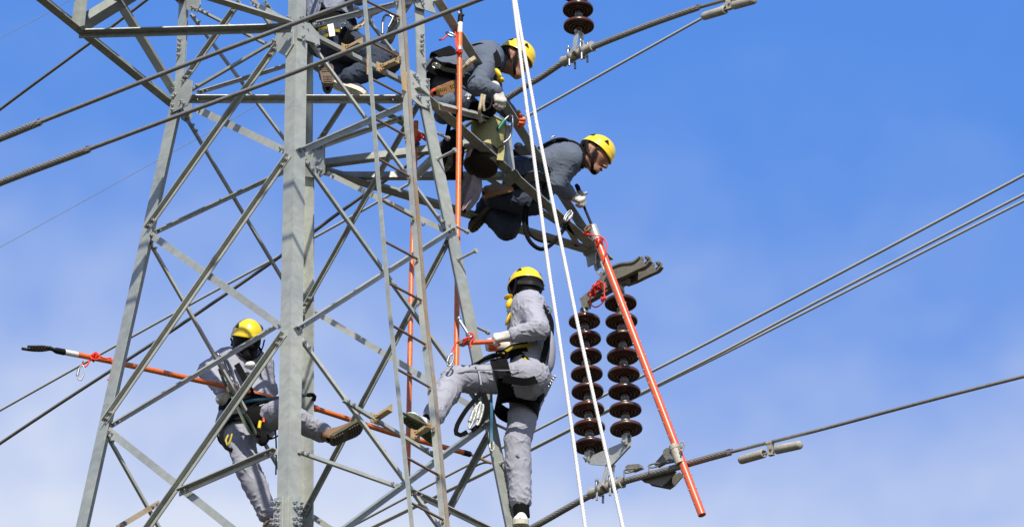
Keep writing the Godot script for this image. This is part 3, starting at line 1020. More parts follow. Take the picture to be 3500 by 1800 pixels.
# ================================================================ the scene
func _ready() -> void:
	# --- camera, sky, sun, exposure
	var cam := Camera3D.new()
	cam.name = "camera"
	add_child(cam)
	cam.transform = Transform3D(Basis(Vector3(1, -0.013, -0.007), Vector3(0.015, 0.874, 0.486), Vector3(0, -0.486, 0.874)), Vector3(1.385, 1.6, 28.099))
	cam.fov = 6.1153
	cam.near = 0.5
	cam.far = 6000.0
	cam.current = true
	wob.seed = 4
	wob.frequency = 6.0
	wob.fractal_octaves = 2
	wob2.seed = 8
	wob2.frequency = 11.0
	wob2.fractal_octaves = 1
	make_materials()
	var env := Environment.new()
	env.background_mode = Environment.BG_SKY
	env.sky = Sky.new()
	env.sky.sky_material = make_sky()
	env.tonemap_mode = Environment.TONE_MAPPER_LINEAR
	env.tonemap_exposure = 1.2
	env.sdfgi_enabled = true
	env.ssao_enabled = true
	env.ssil_enabled = true
	var we := WorldEnvironment.new()
	we.name = "world_environment"
	we.environment = env
	add_child(we)
	var sun := DirectionalLight3D.new()
	sun.name = "sun"
	sun.light_energy = 1.6
	sun.light_color = Color(1.0, 0.97, 0.92)
	sun.light_angular_distance = 0.5
	sun.shadow_enabled = true
	sun.basis = Basis.looking_at(-SUN, Vector3.UP)
	add_child(sun)

	# --- ground
	var gst := begin()
	quad(gst, Vector3(-2500, 0, -2500), Vector3(2500, 0, -2500), Vector3(2500, 0, 2500), Vector3(-2500, 0, 2500), Vector3.UP)
	var ground := MeshInstance3D.new()
	ground.name = "ground"
	ground.mesh = gst.commit()
	ground.material_override = M.earth_ground
	ground.set_meta("kind", "structure")
	ground.set_meta("label", "dry grassy ground far below the tower")
	add_child(ground)

	build_tower()
	build_ladder()
	build_lines()
	build_tension_gear()
	build_sticks_and_ropes()
	build_bags()
	build_standing_worker()
	build_masked_worker()
	build_kneeling_worker()
	build_reaching_worker()
	build_seated_worker()

func build_tower() -> void:
	var tower := thing("transmission_tower", "galvanised steel lattice transmission tower of bolted angle bars", "tower")
	for k in 4:
		var d1 := heading(90.0 * k + 135.0)
		var d2 := heading(90.0 * k - 135.0)
		for seg in [[0.0, YA + 0.06, 0.098, 0.010], [YA + 0.062, YA + 7.0, 0.082, 0.008]]:
			var st := begin()
			var i: float = 0.0 if seg[0] == 0.0 else 0.011
			var inn := -heading(90.0 * k) * i
			angle_bar(st, leg_at(k, seg[0]) + inn, leg_at(k, seg[1]) + inn, d1, seg[2], d2, seg[2], seg[3])
			part("leg", st, M.steel_main if k != 2 else M.steel_cool, tower)
	var body := [
		["brace", Vector3(-0.115, 18.466, 0.747), Vector3(-0.994, 17.492, 0.056), Vector3(0.472, -0.752, 0.46), 0.035, Vector3(-0.652, 0.053, 0.756), 0.035, 0.007, "steel"],
		["brace", Vector3(-0.7, 18.313, 0.171), Vector3(-0.05, 17.519, 0.939), Vector3(0.445, 0.783, 0.434), 0.049, Vector3(0.738, -0.047, -0.673), 0.049, 0.007, "steel"],
		["brace", Vector3(-0.02, 17.482, 1.006), Vector3(-1.234, 16.076, 0.062), Vector3(0.485, -0.736, 0.472), 0.036, Vector3(-0.652, 0.056, 0.756), 0.036, 0.007, "steel"],
		["brace", Vector3(-1.003, 17.462, 0.02), Vector3(-0.034, 16.092, 1.195), Vector3(0.481, 0.741, 0.468), 0.047, Vector3(0.738, -0.055, -0.672), 0.047, 0.007, "steel"],
		["brace", Vector3(-0.025, 16.066, 1.241), Vector3(-1.569, 14.306, 0.036), Vector3(0.48, -0.742, 0.468), 0.039, Vector3(-0.652, 0.054, 0.756), 0.039, 0.007, "steel"],
		["brace", Vector3(-1.223, 15.994, 0.055), Vector3(0.005, 14.265, 1.543), Vector3(0.48, 0.742, 0.467), 0.050, Vector3(0.738, -0.054, -0.672), 0.050, 0.007, "steel"],
		["brace", Vector3(-0.688, 15.231, 0.754), Vector3(-0.054, 15.194, 1.377), Vector3(-0.029, -0.999, -0.029), 0.039, Vector3(-0.701, 0, 0.713), 0.039, 0.007, "steel"],
		["brace", Vector3(-0.765, 18.598, 0.106), Vector3(-0.383, 18.977, 0.47), Vector3(0.418, -0.812, 0.407), 0.033, Vector3(-0.692, 0.005, 0.722), 0.033, 0.007, "steel"],
		["brace", Vector3(-0.314, 18.935, 0.506), Vector3(-0.049, 18.607, 0.771), Vector3(0.473, 0.752, 0.46), 0.031, Vector3(0.703, -0.007, -0.711), 0.031, 0.007, "steel"],
		["brace", Vector3(-0.732, 18.512, 0.1), Vector3(-0.091, 18.536, 0.723), Vector3(-0.018, 1, -0.018), 0.020, Vector3(0.697, 0, -0.717), 0.020, 0.007, "steel"],
		["brace", Vector3(0.022, 17.506, 1.026), Vector3(0.735, 18.401, 0.138), Vector3(0.432, -0.785, -0.444), 0.043, Vector3(0.756, 0.046, 0.653), 0.043, 0.007, "steel"],
		["brace", Vector3(0.096, 18.484, 0.747), Vector3(0.953, 17.49, 0.039), Vector3(0.467, 0.743, -0.479), 0.020, Vector3(-0.672, -0.054, -0.738), 0.020, 0.007, "steel"],
		["strut", Vector3(0.023, 18.528, 0.853), Vector3(0.761, 18.516, 0.094), Vector3(0.008, 1, -0.008), 0.030, Vector3(-0.716, 0, -0.698), 0.030, 0.007, "steel"],
		["brace", Vector3(0.109, 18.618, 0.762), Vector3(0.799, 19.269, 0.039), Vector3(0.38, -0.838, -0.391), 0.036, Vector3(0.721, 0.005, 0.692), 0.036, 0.007, "steel"],
		["brace", Vector3(0.433, 18.914, 0.39), Vector3(0.672, 18.694, 0.149), Vector3(0.379, 0.839, -0.39), 0.019, Vector3(-0.712, -0.005, -0.703), 0.019, 0.007, "steel"],
		["brace", Vector3(0.076, 17.476, 0.943), Vector3(1.249, 16.072, -0.017), Vector3(0.475, 0.732, -0.488), 0.023, Vector3(-0.672, -0.056, -0.738), 0.023, 0.007, "steel"],
		["brace", Vector3(0.032, 16.089, 1.263), Vector3(1.007, 17.5, 0.016), Vector3(0.465, -0.745, -0.478), 0.037, Vector3(0.756, 0.054, 0.652), 0.037, 0.007, "steel"],
		["brace", Vector3(0.074, 16.051, 1.193), Vector3(1.585, 14.294, -0.053), Vector3(0.467, 0.742, -0.48), 0.023, Vector3(-0.672, -0.054, -0.738), 0.023, 0.007, "steel"],
		["brace", Vector3(1.211, 16.049, 0.059), Vector3(0.022, 14.304, 1.584), Vector3(0.469, -0.741, -0.481), 0.044, Vector3(0.756, 0.055, 0.652), 0.044, 0.007, "steel"],
		["redundant_brace", Vector3(0.077, 15.159, 1.394), Vector3(0.679, 15.218, 0.766), Vector3(-0.047, 0.998, 0.049), 0.022, Vector3(-0.722, -0.001, -0.692), 0.022, 0.007, "steel"],
		["redundant_brace", Vector3(0.736, 15.273, 0.634), Vector3(1.434, 15.225, -0.074), Vector3(-0.034, -0.999, 0.035), 0.031, Vector3(0.712, 0, 0.702), 0.031, 0.007, "steel"],
		["ladder_support", Vector3(0.34, 15.695, 1.034), Vector3(0.889, 15.575, 0.491), Vector3(0.106, 0.988, -0.109), 0.022, Vector3(-0.704, -0.003, -0.711), 0.022, 0.007, "steel"],
		["brace", Vector3(0.097, 18.603, -0.73), Vector3(0.763, 19.34, -0.066), Vector3(0.442, -0.787, 0.43), 0.028, Vector3(-0.703, -0.006, 0.711), 0.028, 0.007, "steel"],
		["strut", Vector3(0.036, 18.568, -0.776), Vector3(0.716, 18.437, -0.126), Vector3(-0.099, -0.99, -0.096), 0.028, Vector3(-0.691, -0.001, 0.723), 0.028, 0.007, "steel"],
		["brace", Vector3(-0.008, 17.474, -1.008), Vector3(0.8, 18.502, -0.048), Vector3(0.456, -0.772, 0.443), 0.028, Vector3(-0.738, -0.049, 0.673), 0.028, 0.007, "steel"],
		["brace", Vector3(0.141, 18.321, -0.708), Vector3(0.987, 17.455, -0.031), Vector3(0.449, 0.78, 0.437), 0.035, Vector3(0.653, 0.047, -0.756), 0.035, 0.007, "steel"],
		["brace", Vector3(-0.008, 16.047, -1.25), Vector3(0.997, 17.461, -0.032), Vector3(0.479, -0.743, 0.467), 0.030, Vector3(-0.738, -0.054, 0.672), 0.030, 0.007, "steel"],
		["brace", Vector3(0.049, 17.391, -0.955), Vector3(1.229, 16.09, -0.027), Vector3(0.471, 0.754, 0.458), 0.039, Vector3(0.652, 0.052, -0.756), 0.039, 0.007, "steel"],
		["brace", Vector3(0.006, 14.264, -1.539), Vector3(1.259, 16.048, -0.016), Vector3(0.482, -0.74, 0.469), 0.035, Vector3(-0.738, -0.055, 0.672), 0.035, 0.007, "steel"],
		["brace", Vector3(0.04, 15.979, -1.204), Vector3(1.574, 14.277, 0.001), Vector3(0.473, 0.751, 0.46), 0.038, Vector3(0.652, 0.053, -0.756), 0.038, 0.007, "steel"],
		["brace", Vector3(-0.746, 18.392, -0.101), Vector3(-0.034, 17.449, -0.997), Vector3(0.445, 0.77, -0.457), 0.019, Vector3(-0.756, 0.049, -0.653), 0.019, 0.007, "steel"],
		["brace", Vector3(-0.983, 17.499, -0.002), Vector3(-0.022, 18.503, -0.815), Vector3(0.436, -0.781, -0.448), 0.032, Vector3(0.673, -0.047, 0.738), 0.032, 0.007, "steel"],
		["brace", Vector3(-0.991, 17.453, -0.013), Vector3(-0.025, 16.081, -1.244), Vector3(0.461, 0.75, -0.474), 0.020, Vector3(-0.756, 0.053, -0.652), 0.020, 0.007, "steel"],
		["brace", Vector3(-1.216, 16.094, -0.007), Vector3(-0.025, 17.461, -0.993), Vector3(0.463, -0.748, -0.476), 0.035, Vector3(0.672, -0.053, 0.738), 0.035, 0.007, "steel"],
		["brace", Vector3(-1.232, 16.038, -0.012), Vector3(-0.034, 14.271, -1.55), Vector3(0.47, 0.739, -0.483), 0.021, Vector3(-0.756, 0.055, -0.652), 0.021, 0.007, "steel"],
		["redundant_brace", Vector3(-1.144, 15.432, -0.197), Vector3(-0.895, 15.709, -0.404), Vector3(-0.455, 0.758, 0.468), 0.034, Vector3(-0.673, 0.052, -0.738), 0.034, 0.007, "steel_warm"],
		["brace", Vector3(-0.747, 19.218, -0.066), Vector3(-0.015, 18.481, -0.836), Vector3(0.398, 0.822, -0.408), 0.018, Vector3(-0.722, 0.006, -0.691), 0.018, 0.007, "steel"],
		["brace", Vector3(-0.703, 18.64, -0.113), Vector3(-0.019, 19.306, -0.801), Vector3(0.394, -0.825, -0.405), 0.029, Vector3(0.711, -0.005, 0.703), 0.029, 0.007, "steel"],
		["strut", Vector3(-0.7, 19.271, -0.098), Vector3(-0.021, 19.263, -0.796), Vector3(0.006, 1, -0.006), 0.018, Vector3(-0.717, 0, -0.697), 0.018, 0.007, "steel"],
		["brace", Vector3(-0.283, 19.607, -0.534), Vector3(-0.177, 19.497, -0.645), Vector3(-0.405, -0.815, 0.416), 0.018, Vector3(0.722, -0.005, 0.692), 0.018, 0.007, "steel"],
		["diaphragm_strut", Vector3(-0.756, 18.496, 0.028), Vector3(0.691, 18.496, -0.018), Vector3(0, 0, 1), 0.058, Vector3(0, -1, 0), 0.034, 0.006, "steel"]
	]
	for e in body:
		var tone := "steel_main"
		if e[8] == "steel": tone = ["steel_main", "steel_cool", "steel_pale"][absi(hash(e[1])) % 3]
		else: tone = e[8]
		e[8] = tone
		mesh_angle(tower, e)
	# panels below and above the picture
	var ys := [14.283, 10.8, 6.6, 1.0]
	for j in 3:
		for k in 4:
			var n := heading(90.0 * k + 45.0)
			for s in 2:
				var a := leg_at((k + s) % 4, ys[j]) + n * (0.010 if s else -0.014)
				var b := leg_at((k + 1 - s) % 4, ys[j + 1]) + n * (0.010 if s else -0.014)
				var ax := (b - a).normalized()
				mesh_angle(tower, ["brace", a, b, n.cross(ax).normalized(), 0.06, n if s else -n, 0.06, 0.007, "steel_main"], false)
	var yu := [19.272, 19.272 + 0.85, 19.272 + 1.7, 19.272 + 2.55, 19.272 + 3.45, 19.272 + 4.4, 19.272 + 5.4]
	for j in 6:
		for k in 4:
			var n := heading(90.0 * k + 45.0)
			for s in 2:
				var a := leg_at((k + s) % 4, yu[j + 1]) + n * (0.010 if s else -0.014)
				var b := leg_at((k + 1 - s) % 4, yu[j]) + n * (0.010 if s else -0.014)
				var ax := (b - a).normalized()
				mesh_angle(tower, ["brace", a, b, n.cross(ax).normalized(), 0.045, n if s else -n, 0.045, 0.006, "steel_cool"], false)
	# crossarms: the two in the picture, then the pair above
	var sets := [["crossarm", [
		["chord", Vector3(0.731, 18.496, 0.102), Vector3(1.983, 18.496, -2.18), Vector3(0.877, 0, 0.481), 0.075, Vector3(0, 1, 0), 0.055, 0.008, "steel"],
		["chord", Vector3(0.067, 18.496, -0.976), Vector3(1.941, 18.496, -2.179), Vector3(0.54, 0, 0.842), 0.075, Vector3(0, 1, 0), 0.070, 0.008, "steel"],
		["chord", Vector3(0.884, 19.26, -0.013), Vector3(1.951, 18.546, -2.176), Vector3(0.882, -0.088, 0.464), 0.070, Vector3(0.126, 0.959, -0.255), 0.050, 0.008, "steel"],
		["chord", Vector3(-0.016, 19.276, -0.824), Vector3(1.958, 18.546, -2.169), Vector3(0.576, 0.057, 0.815), 0.050, Vector3(0.242, 0.956, -0.165), 0.050, 0.008, "steel"],
		["arm_strut", Vector3(0.121, 18.506, -0.884), Vector3(1.179, 18.506, -0.64), Vector3(0, 1, 0), 0.050, Vector3(0.225, 0, -0.974), 0.050, 0.008, "steel"],
		["arm_strut", Vector3(0.193, 18.516, -1.07), Vector3(1.37, 18.516, -1.105), Vector3(0, 1, 0), 0.045, Vector3(-0.029, 0, -1), 0.045, 0.008, "steel"],
		["arm_strut", Vector3(0.916, 18.439, 0.041), Vector3(1.331, 18.923, -0.989), Vector3(0.15, -0.917, -0.371), 0.055, Vector3(0.768, -0.641, 0.009), 0.050, 0.008, "steel"],
		["arm_post", Vector3(1.384, 18.496, -1.015), Vector3(1.351, 18.905, -1.046), Vector3(0.835, 0.026, -0.55), 0.050, Vector3(-0.712, -0.11, -0.693), 0.050, 0.008, "steel"],
		["arm_strut", Vector3(1.745, 18.496, -1.722), Vector3(1.838, 18.496, -2.058), Vector3(0, 1, 0), 0.040, Vector3(0.964, 0, 0.267), 0.040, 0.008, "steel"]
	]], ["crossarm", [
		["chord", Vector3(-0.876, 18.496, -0.079), Vector3(-1.766, 18.496, 1.503), Vector3(0.871, 0, 0.49), 0.060, Vector3(0, 1, 0), 0.080, 0.008, "steel"],
		["chord", Vector3(-1.766, 18.496, 1.503), Vector3(-1.972, 18.496, 2.155), Vector3(0.953, 0, 0.302), 0.060, Vector3(0, 1, 0), 0.080, 0.008, "steel"],
		["chord", Vector3(-0.041, 18.496, 0.931), Vector3(-1.972, 18.496, 2.155), Vector3(0.535, 0, 0.845), 0.060, Vector3(0, 1, 0), 0.050, 0.008, "steel"],
		["chord", Vector3(-0.835, 19.272, 0.011), Vector3(-1.972, 18.546, 2.155), Vector3(0.869, 0.08, 0.488), 0.080, Vector3(-0.134, 0.958, 0.253), 0.070, 0.008, "steel"],
		["chord", Vector3(0.011, 19.272, 0.835), Vector3(-1.972, 18.546, 2.155), Vector3(0.568, -0.06, 0.821), 0.060, Vector3(-0.243, 0.957, 0.162), 0.060, 0.008, "steel"],
		["arm_strut", Vector3(-0.868, 18.556, -0.006), Vector3(-1.276, 18.92, 0.84), Vector3(0.727, 0.684, 0.056), 0.060, Vector3(0.876, -0.112, 0.47), 0.060, 0.008, "steel"],
		["arm_strut", Vector3(-1.401, 18.496, 0.869), Vector3(-0.016, 18.496, 0.902), Vector3(0, -1, 0), 0.036, Vector3(-0.024, 0, 1), 0.060, 0.008, "steel"],
		["arm_post", Vector3(-1.398, 18.496, 0.941), Vector3(-1.363, 18.885, 1.005), Vector3(-0.703, -0.053, 0.709), 0.060, Vector3(0.712, -0.178, 0.679), 0.060, 0.008, "steel"],
		["arm_strut", Vector3(-1.398, 18.516, 0.941), Vector3(-0.969, 19.12, 0.516), Vector3(-0.503, 0.707, 0.497), 0.050, Vector3(0.483, -0.707, -0.517), 0.060, 0.008, "steel"]
	]]]
	for s in sets:
		var arm := Node3D.new()
		arm.name = s[0]
		tower.add_child(arm, true)
		for e in s[1]:
			e[8] = ["steel_main", "steel_cool"][absi(hash(e[1])) % 2]
			var st := begin()
			angle_bar(st, e[1], e[2], e[3], e[4], e[5], e[6], e[7])
			part(e[0], st, M[e[8]], arm)
		if s == sets[0]:
			var tp := begin()
			plate(tp, [Vector3(1.892, 18.484, -2.148), Vector3(1.961, 18.484, -2.066), Vector3(2.027, 18.484, -2.093), Vector3(2.11, 18.484, -2.23), Vector3(2.028, 18.484, -2.266), Vector3(1.937, 18.484, -2.234)], Vector3.UP, 0.010)
			part("tip_plate", tp, M.steel_main, arm)
			var hp := begin()
			for o in [-0.035, 0.035]:
				plate(hp, [TIP + ARM * o + LINE * -0.05 + Vector3(0, -0.012, 0), TIP + ARM * o + LINE * 0.05 + Vector3(0, -0.012, 0), TIP + ARM * o + LINE * 0.035 + Vector3(0, -0.11, 0), TIP + ARM * o + LINE * -0.035 + Vector3(0, -0.11, 0)], ARM, 0.008)
			part("hanger_bracket", hp, M.steel_cool, arm)
			var kp := begin()
			plate(kp, [Vector3(1.378, 18.486, -0.974), Vector3(1.43, 18.486, -0.959), Vector3(1.462, 18.486, -1.056), Vector3(1.372, 18.486, -1.205), Vector3(1.337, 18.486, -1.092)], Vector3.UP, 0.008)
			part("joint_plate", kp, M.steel_cool, arm)
	for side in [1.0, -1.0]:
		var arm := Node3D.new()
		arm.name = "crossarm"
		tower.add_child(arm, true)
		var yb := YA + 3.75
		var tip: Vector3 = (TIP - Vector3(0, YA, 0)) * side + Vector3(0, yb, 0)
		for q in [[0 if side > 0 else 2, 0.0], [1 if side > 0 else 3, 0.0], [0 if side > 0 else 2, 0.95], [1 if side > 0 else 3, 0.95]]:
			var st := begin()
			angle_bar(st, leg_at(q[0], yb + q[1]), tip + Vector3(0, q[1] * 0.05, 0), -LINE if q[0] in [0, 3] else LINE, 0.08, Vector3.UP, 0.07, 0.008)
			part("chord", st, M.steel_main, arm)
	# gusset plates seen in the picture
	gusset(tower, [Vector3(-0.856, 18.618, 0.02), Vector3(-0.786, 18.625, 0.089), Vector3(-0.707, 18.552, 0.166), Vector3(-0.71, 18.436, 0.175), Vector3(-0.739, 18.365, 0.159), Vector3(-0.853, 18.371, 0.047)], heading(225), [
		Vector3(-0.835, 18.595, 0.043), Vector3(-0.832, 18.561, 0.046), Vector3(-0.816, 18.505, 0.063), Vector3(-0.835, 18.498, 0.045), Vector3(-0.834, 18.427, 0.057), Vector3(-0.837, 18.389, 0.061), Vector3(-0.772, 18.421, 0.119), Vector3(-0.754, 18.389, 0.141), Vector3(-0.752, 18.603, 0.123), Vector3(-0.764, 18.579, 0.112)], M.steel_cool)
	gusset(tower, [Vector3(0.713, 18.634, 0.144), Vector3(0.793, 18.632, 0.062), Vector3(0.853, 18.628, 0), Vector3(0.858, 18.391, 0.016), Vector3(0.792, 18.382, 0.086), Vector3(0.724, 18.407, 0.151)], heading(315), [
		Vector3(0.751, 18.605, 0.107), Vector3(0.766, 18.587, 0.092), Vector3(0.777, 18.571, 0.081), Vector3(0.836, 18.612, 0.019), Vector3(0.834, 18.569, 0.022), Vector3(0.769, 18.442, 0.1), Vector3(0.785, 18.432, 0.086), Vector3(0.838, 18.447, 0.029), Vector3(0.841, 18.409, 0.032)], M.steel_pale)
	gusset(tower, [Vector3(0.745, 19.263, 0.097), Vector3(0.748, 19.19, 0.095), Vector3(0.771, 19.158, 0.072), Vector3(0.898, 19.187, -0.059), Vector3(0.868, 19.342, -0.031)], heading(315), [
		Vector3(0.802, 19.219, 0.041), Vector3(0.808, 19.199, 0.035), Vector3(0.798, 19.245, 0.044)], M.steel_pale)
	gusset(tower, [Vector3(-0.767, 19.293, 0.092), Vector3(-0.76, 19.147, 0.103), Vector3(-0.687, 19.078, 0.175), Vector3(-0.659, 19.121, 0.201), Vector3(-0.674, 19.233, 0.184)], heading(225), [
		Vector3(-0.711, 19.134, 0.151), Vector3(-0.692, 19.108, 0.171)], M.steel_cool)
	gusset(tower, [Vector3(0.016, 18.569, 0.862), Vector3(0.092, 18.599, 0.783), Vector3(0.147, 18.557, 0.727), Vector3(0.155, 18.468, 0.725), Vector3(0.093, 18.456, 0.791), Vector3(0.017, 18.433, 0.873)], heading(315), [
		Vector3(0.037, 18.609, 0.84), Vector3(0.046, 18.462, 0.84), Vector3(0.05, 18.43, 0.841), Vector3(0.114, 18.599, 0.761), Vector3(0.127, 18.442, 0.76)], M.steel_main)
	gusset(tower, [Vector3(-0.127, 18.545, 0.731), Vector3(-0.007, 18.52, 0.849), Vector3(-0.001, 18.388, 0.873), Vector3(-0.048, 18.321, 0.839), Vector3(-0.113, 18.396, 0.763)], heading(225), [
		Vector3(-0.055, 18.531, 0.803), Vector3(-0.028, 18.618, 0.828), Vector3(-0.028, 18.6, 0.828)], M.steel_main)
	gusset(tower, [Vector3(-0.004, 18.621, -0.809), Vector3(0.137, 18.543, -0.673), Vector3(0.137, 18.331, -0.702), Vector3(0.092, 18.32, -0.748), Vector3(-0.003, 18.384, -0.83)], -heading(45), [
		Vector3(0.088, 18.543, -0.718), Vector3(0.108, 18.531, -0.698), Vector3(0.094, 18.386, -0.732), Vector3(0.117, 18.361, -0.714)], M.steel_cool)
	gusset(tower, [Vector3(-0.809, 18.449, -0.032), Vector3(-0.736, 18.537, -0.099), Vector3(-0.731, 18.444, -0.113), Vector3(-0.751, 18.382, -0.104), Vector3(-0.794, 18.389, -0.058)], -heading(135), [Vector3(-0.765, 18.405, -0.082), Vector3(-0.762, 18.44, -0.079)], M.steel_cool)
	# splice plates near the foot of the near leg, and joint bolts up the legs
	for q in [[225.0, [Vector3(-0.063, 14.836, 1.416), Vector3(-0.007, 14.822, 1.472), Vector3(-0.004, 14.446, 1.539), Vector3(-0.063, 14.46, 1.479)], [Vector3(-0.051, 14.794, 1.436), Vector3(-0.025, 14.784, 1.463), Vector3(-0.054, 14.753, 1.44), Vector3(-0.027, 14.734, 1.469), Vector3(-0.032, 14.692, 1.471), Vector3(-0.054, 14.667, 1.454), Vector3(-0.03, 14.659, 1.479), Vector3(-0.055, 14.638, 1.458), Vector3(-0.029, 14.624, 1.486)]],
			[315.0, [Vector3(0.034, 14.815, 1.486), Vector3(0.086, 14.822, 1.431), Vector3(0.089, 14.447, 1.494), Vector3(0.037, 14.445, 1.547)], [Vector3(0.05, 14.774, 1.478), Vector3(0.052, 14.738, 1.482), Vector3(0.074, 14.754, 1.457), Vector3(0.073, 14.713, 1.465), Vector3(0.05, 14.658, 1.498), Vector3(0.074, 14.664, 1.473), Vector3(0.053, 14.623, 1.502), Vector3(0.073, 14.621, 1.481)]]]:
		var st := begin()
		plate(st, q[1], heading(q[0]), 0.009)
		var o := part("splice_plate", st, M.steel_cool, tower)
		var bs := begin()
		for b in q[2]: bolt(bs, b + heading(q[0]) * 0.009, heading(q[0]), 0.0135, 0.016)
		part("bolts", bs, M.bolt, o, true)
	for q in [[225.0, [Vector3(-0.809, 18.949, 0.041), Vector3(-0.81, 18.913, 0.041), Vector3(-0.811, 18.879, 0.04), Vector3(-0.812, 18.833, 0.04)]],
			[315.0, [Vector3(0.81, 18.97, 0.018), Vector3(0.808, 18.927, 0.021), Vector3(0.808, 18.89, 0.022), Vector3(0.806, 18.851, 0.025), Vector3(0.819, 18.748, 0.014)]],
			[315.0, [Vector3(0.04, 18.628, 0.817), Vector3(0.814, 17.402, 0.219), Vector3(0.979, 17.496, 0.034)]]]:
		var bs := begin()
		for b in q[1]: bolt(bs, b, heading(q[0]), 0.0125, 0.012)
		part("bolts", bs, M.bolt, tower, true)
	# step bolts on the right leg
	for q in [[Vector3(0.89, 18.276, -0.012), 1.0], [Vector3(0.936, 18.007, -0.013), -1.0], [Vector3(1.012, 17.562, -0.014), 1.0], [Vector3(1.067, 17.247, -0.014), -1.0], [Vector3(1.142, 16.808, -0.015), 1.0], [Vector3(1.199, 16.475, -0.016), -1.0], [Vector3(1.265, 16.092, -0.017), 1.0], [Vector3(1.323, 15.756, -0.018), -1.0], [Vector3(1.389, 15.371, -0.019), 1.0]]:
		var st := begin()
		var dir: Vector3 = heading(45.0) if q[1] > 0 else heading(315.0)
		var b: Vector3 = q[0] + (heading(225.0) if q[1] < 0 else heading(135.0)) * 0.045
		tube(st, [b, b + dir * 0.16], 0.0095, 8)
		tube(st, [b + dir * 0.16, b + dir * 0.178], 0.0165, 8)
		bolt(st, b, dir, 0.016, 0.014)
		part("step_bolt", st, M.galvanised, tower)

func build_ladder() -> void:
	var o := 0.17
	var t := thing("climbing_ladder", "rusty steel ladder fixed outside the near right face of the tower", "ladder", Vector3(0.739, 14.624, 1.023))
	var n := heading(315.0)
	var across := heading(45.0)
	for q in [[[Vector3(0.415, 19.114, 0.667), Vector3(0.454, 18.587, 0.639), Vector3(0.525, 17.461, 0.749), Vector3(0.6, 16.444, 0.849), Vector3(0.659, 15.793, 0.901), Vector3(0.76, 14.635, 0.999)], 0.034, M.steel_main], [[Vector3(0.64, 19.26, 0.433), Vector3(0.67, 18.723, 0.414), Vector3(0.731, 17.594, 0.514), Vector3(0.798, 16.563, 0.625), Vector3(0.859, 15.907, 0.676), Vector3(0.949, 14.733, 0.788)], 0.052, M.steel_rust]]:
		var pts: Array = q[0]
		for i in pts.size() - 1:
			var st := begin()
			if q[2] == M.steel_rust:
				var a: Vector3 = pts[i] + across * 0.045
				var b: Vector3 = pts[i + 1] + across * 0.045
				plate(st, [a, b, b + heading(135.0) * 0.054, a + heading(135.0) * 0.054], -heading(225.0), 0.006)
				var rail := part("rail", st, M.steel_pale, t)
				var fl := begin()
				angle_bar(fl, a + n * 0.001, b + n * 0.001, across, 0.030, -n, 0.006, 0.006)
				part("rail_flange", fl, M.steel_rust, rail)
			else:
				angle_bar(st, pts[i], pts[i + 1], across, q[1], across.rotated(Vector3.UP, -PI / 2), q[1] * 0.95, 0.006)
				part("rail", st, q[2], t)
	for q in [[Vector3(0.441, 19.034, 0.614), Vector3(0.658, 19.025, 0.391)], [Vector3(0.448, 18.882, 0.61), Vector3(0.666, 18.89, 0.386)], [Vector3(0.46, 18.582, 0.604), Vector3(0.673, 18.575, 0.386)], [Vector3(0.473, 18.277, 0.631), Vector3(0.688, 18.272, 0.411)], [Vector3(0.499, 17.957, 0.66), Vector3(0.707, 17.942, 0.448)], [Vector3(0.523, 17.636, 0.692), Vector3(0.734, 17.614, 0.478)], [Vector3(0.555, 17.311, 0.715), Vector3(0.758, 17.293, 0.509)], [Vector3(0.579, 16.985, 0.747), Vector3(0.786, 16.969, 0.537)], [Vector3(0.605, 16.667, 0.775), Vector3(0.812, 16.649, 0.567)], [Vector3(0.628, 16.344, 0.808), Vector3(0.835, 16.314, 0.601)], [Vector3(0.656, 16.021, 0.836), Vector3(0.862, 15.993, 0.629)], [Vector3(0.68, 15.699, 0.867), Vector3(0.885, 15.686, 0.659)], [Vector3(0.711, 15.374, 0.892), Vector3(0.913, 15.345, 0.69)], [Vector3(0.741, 15.047, 0.918), Vector3(0.942, 15.022, 0.716)]]:
		var st := begin()
		tube(st, [q[0], q[1]], 0.0085, 8)
		tube(st, [q[1], q[1] - Vector3(0, 0.024, 0)], 0.0085, 8)
		part("rung", st, M.rung, t)
	for q in [[Vector3(0.526, 15.666, 0.833), Vector3(0.637, 15.662, 0.94)], [Vector3(0.771, 15.677, 0.58), Vector3(0.88, 15.669, 0.689)], [Vector3(0.324, 18.539, 0.547), Vector3(0.437, 18.513, 0.651)], [Vector3(0.547, 18.531, 0.318), Vector3(0.669, 18.512, 0.412)]]:
		var st := begin()
		var y: Vector3 = Vector3(0, 0.034, 0)
		plate(st, [q[0] - across * 0.045 - y, q[0] + across * 0.030 - y, q[0] + across * 0.030 + y, q[0] - across * 0.045 + y], n, 0.007)
		angle_bar(st, q[0] + across * 0.03, q[1], Vector3.UP, 0.055, -across, 0.045, 0.006)
		for s in [-1.0, 1.0]: bolt(st, q[0] - across * 0.01 + Vector3(0, 0.018 * s, 0) + n * 0.007, n, 0.013, 0.014)
		part("bracket", st, M.bracket, t)
	for q in [[Vector3(0.463, 18.35, 0.669), 0.030], [Vector3(0.685, 18.371, 0.437), 0.045]]:
		var st := begin()
		plate(st, [q[0] - Vector3(0, 0.075, 0), q[0] + across * q[1] - Vector3(0, 0.075, 0), q[0] + across * q[1] + Vector3(0, 0.075, 0), q[0] + Vector3(0, 0.075, 0)], n, 0.005)
		part("splice_plate", st, M.bracket, t)

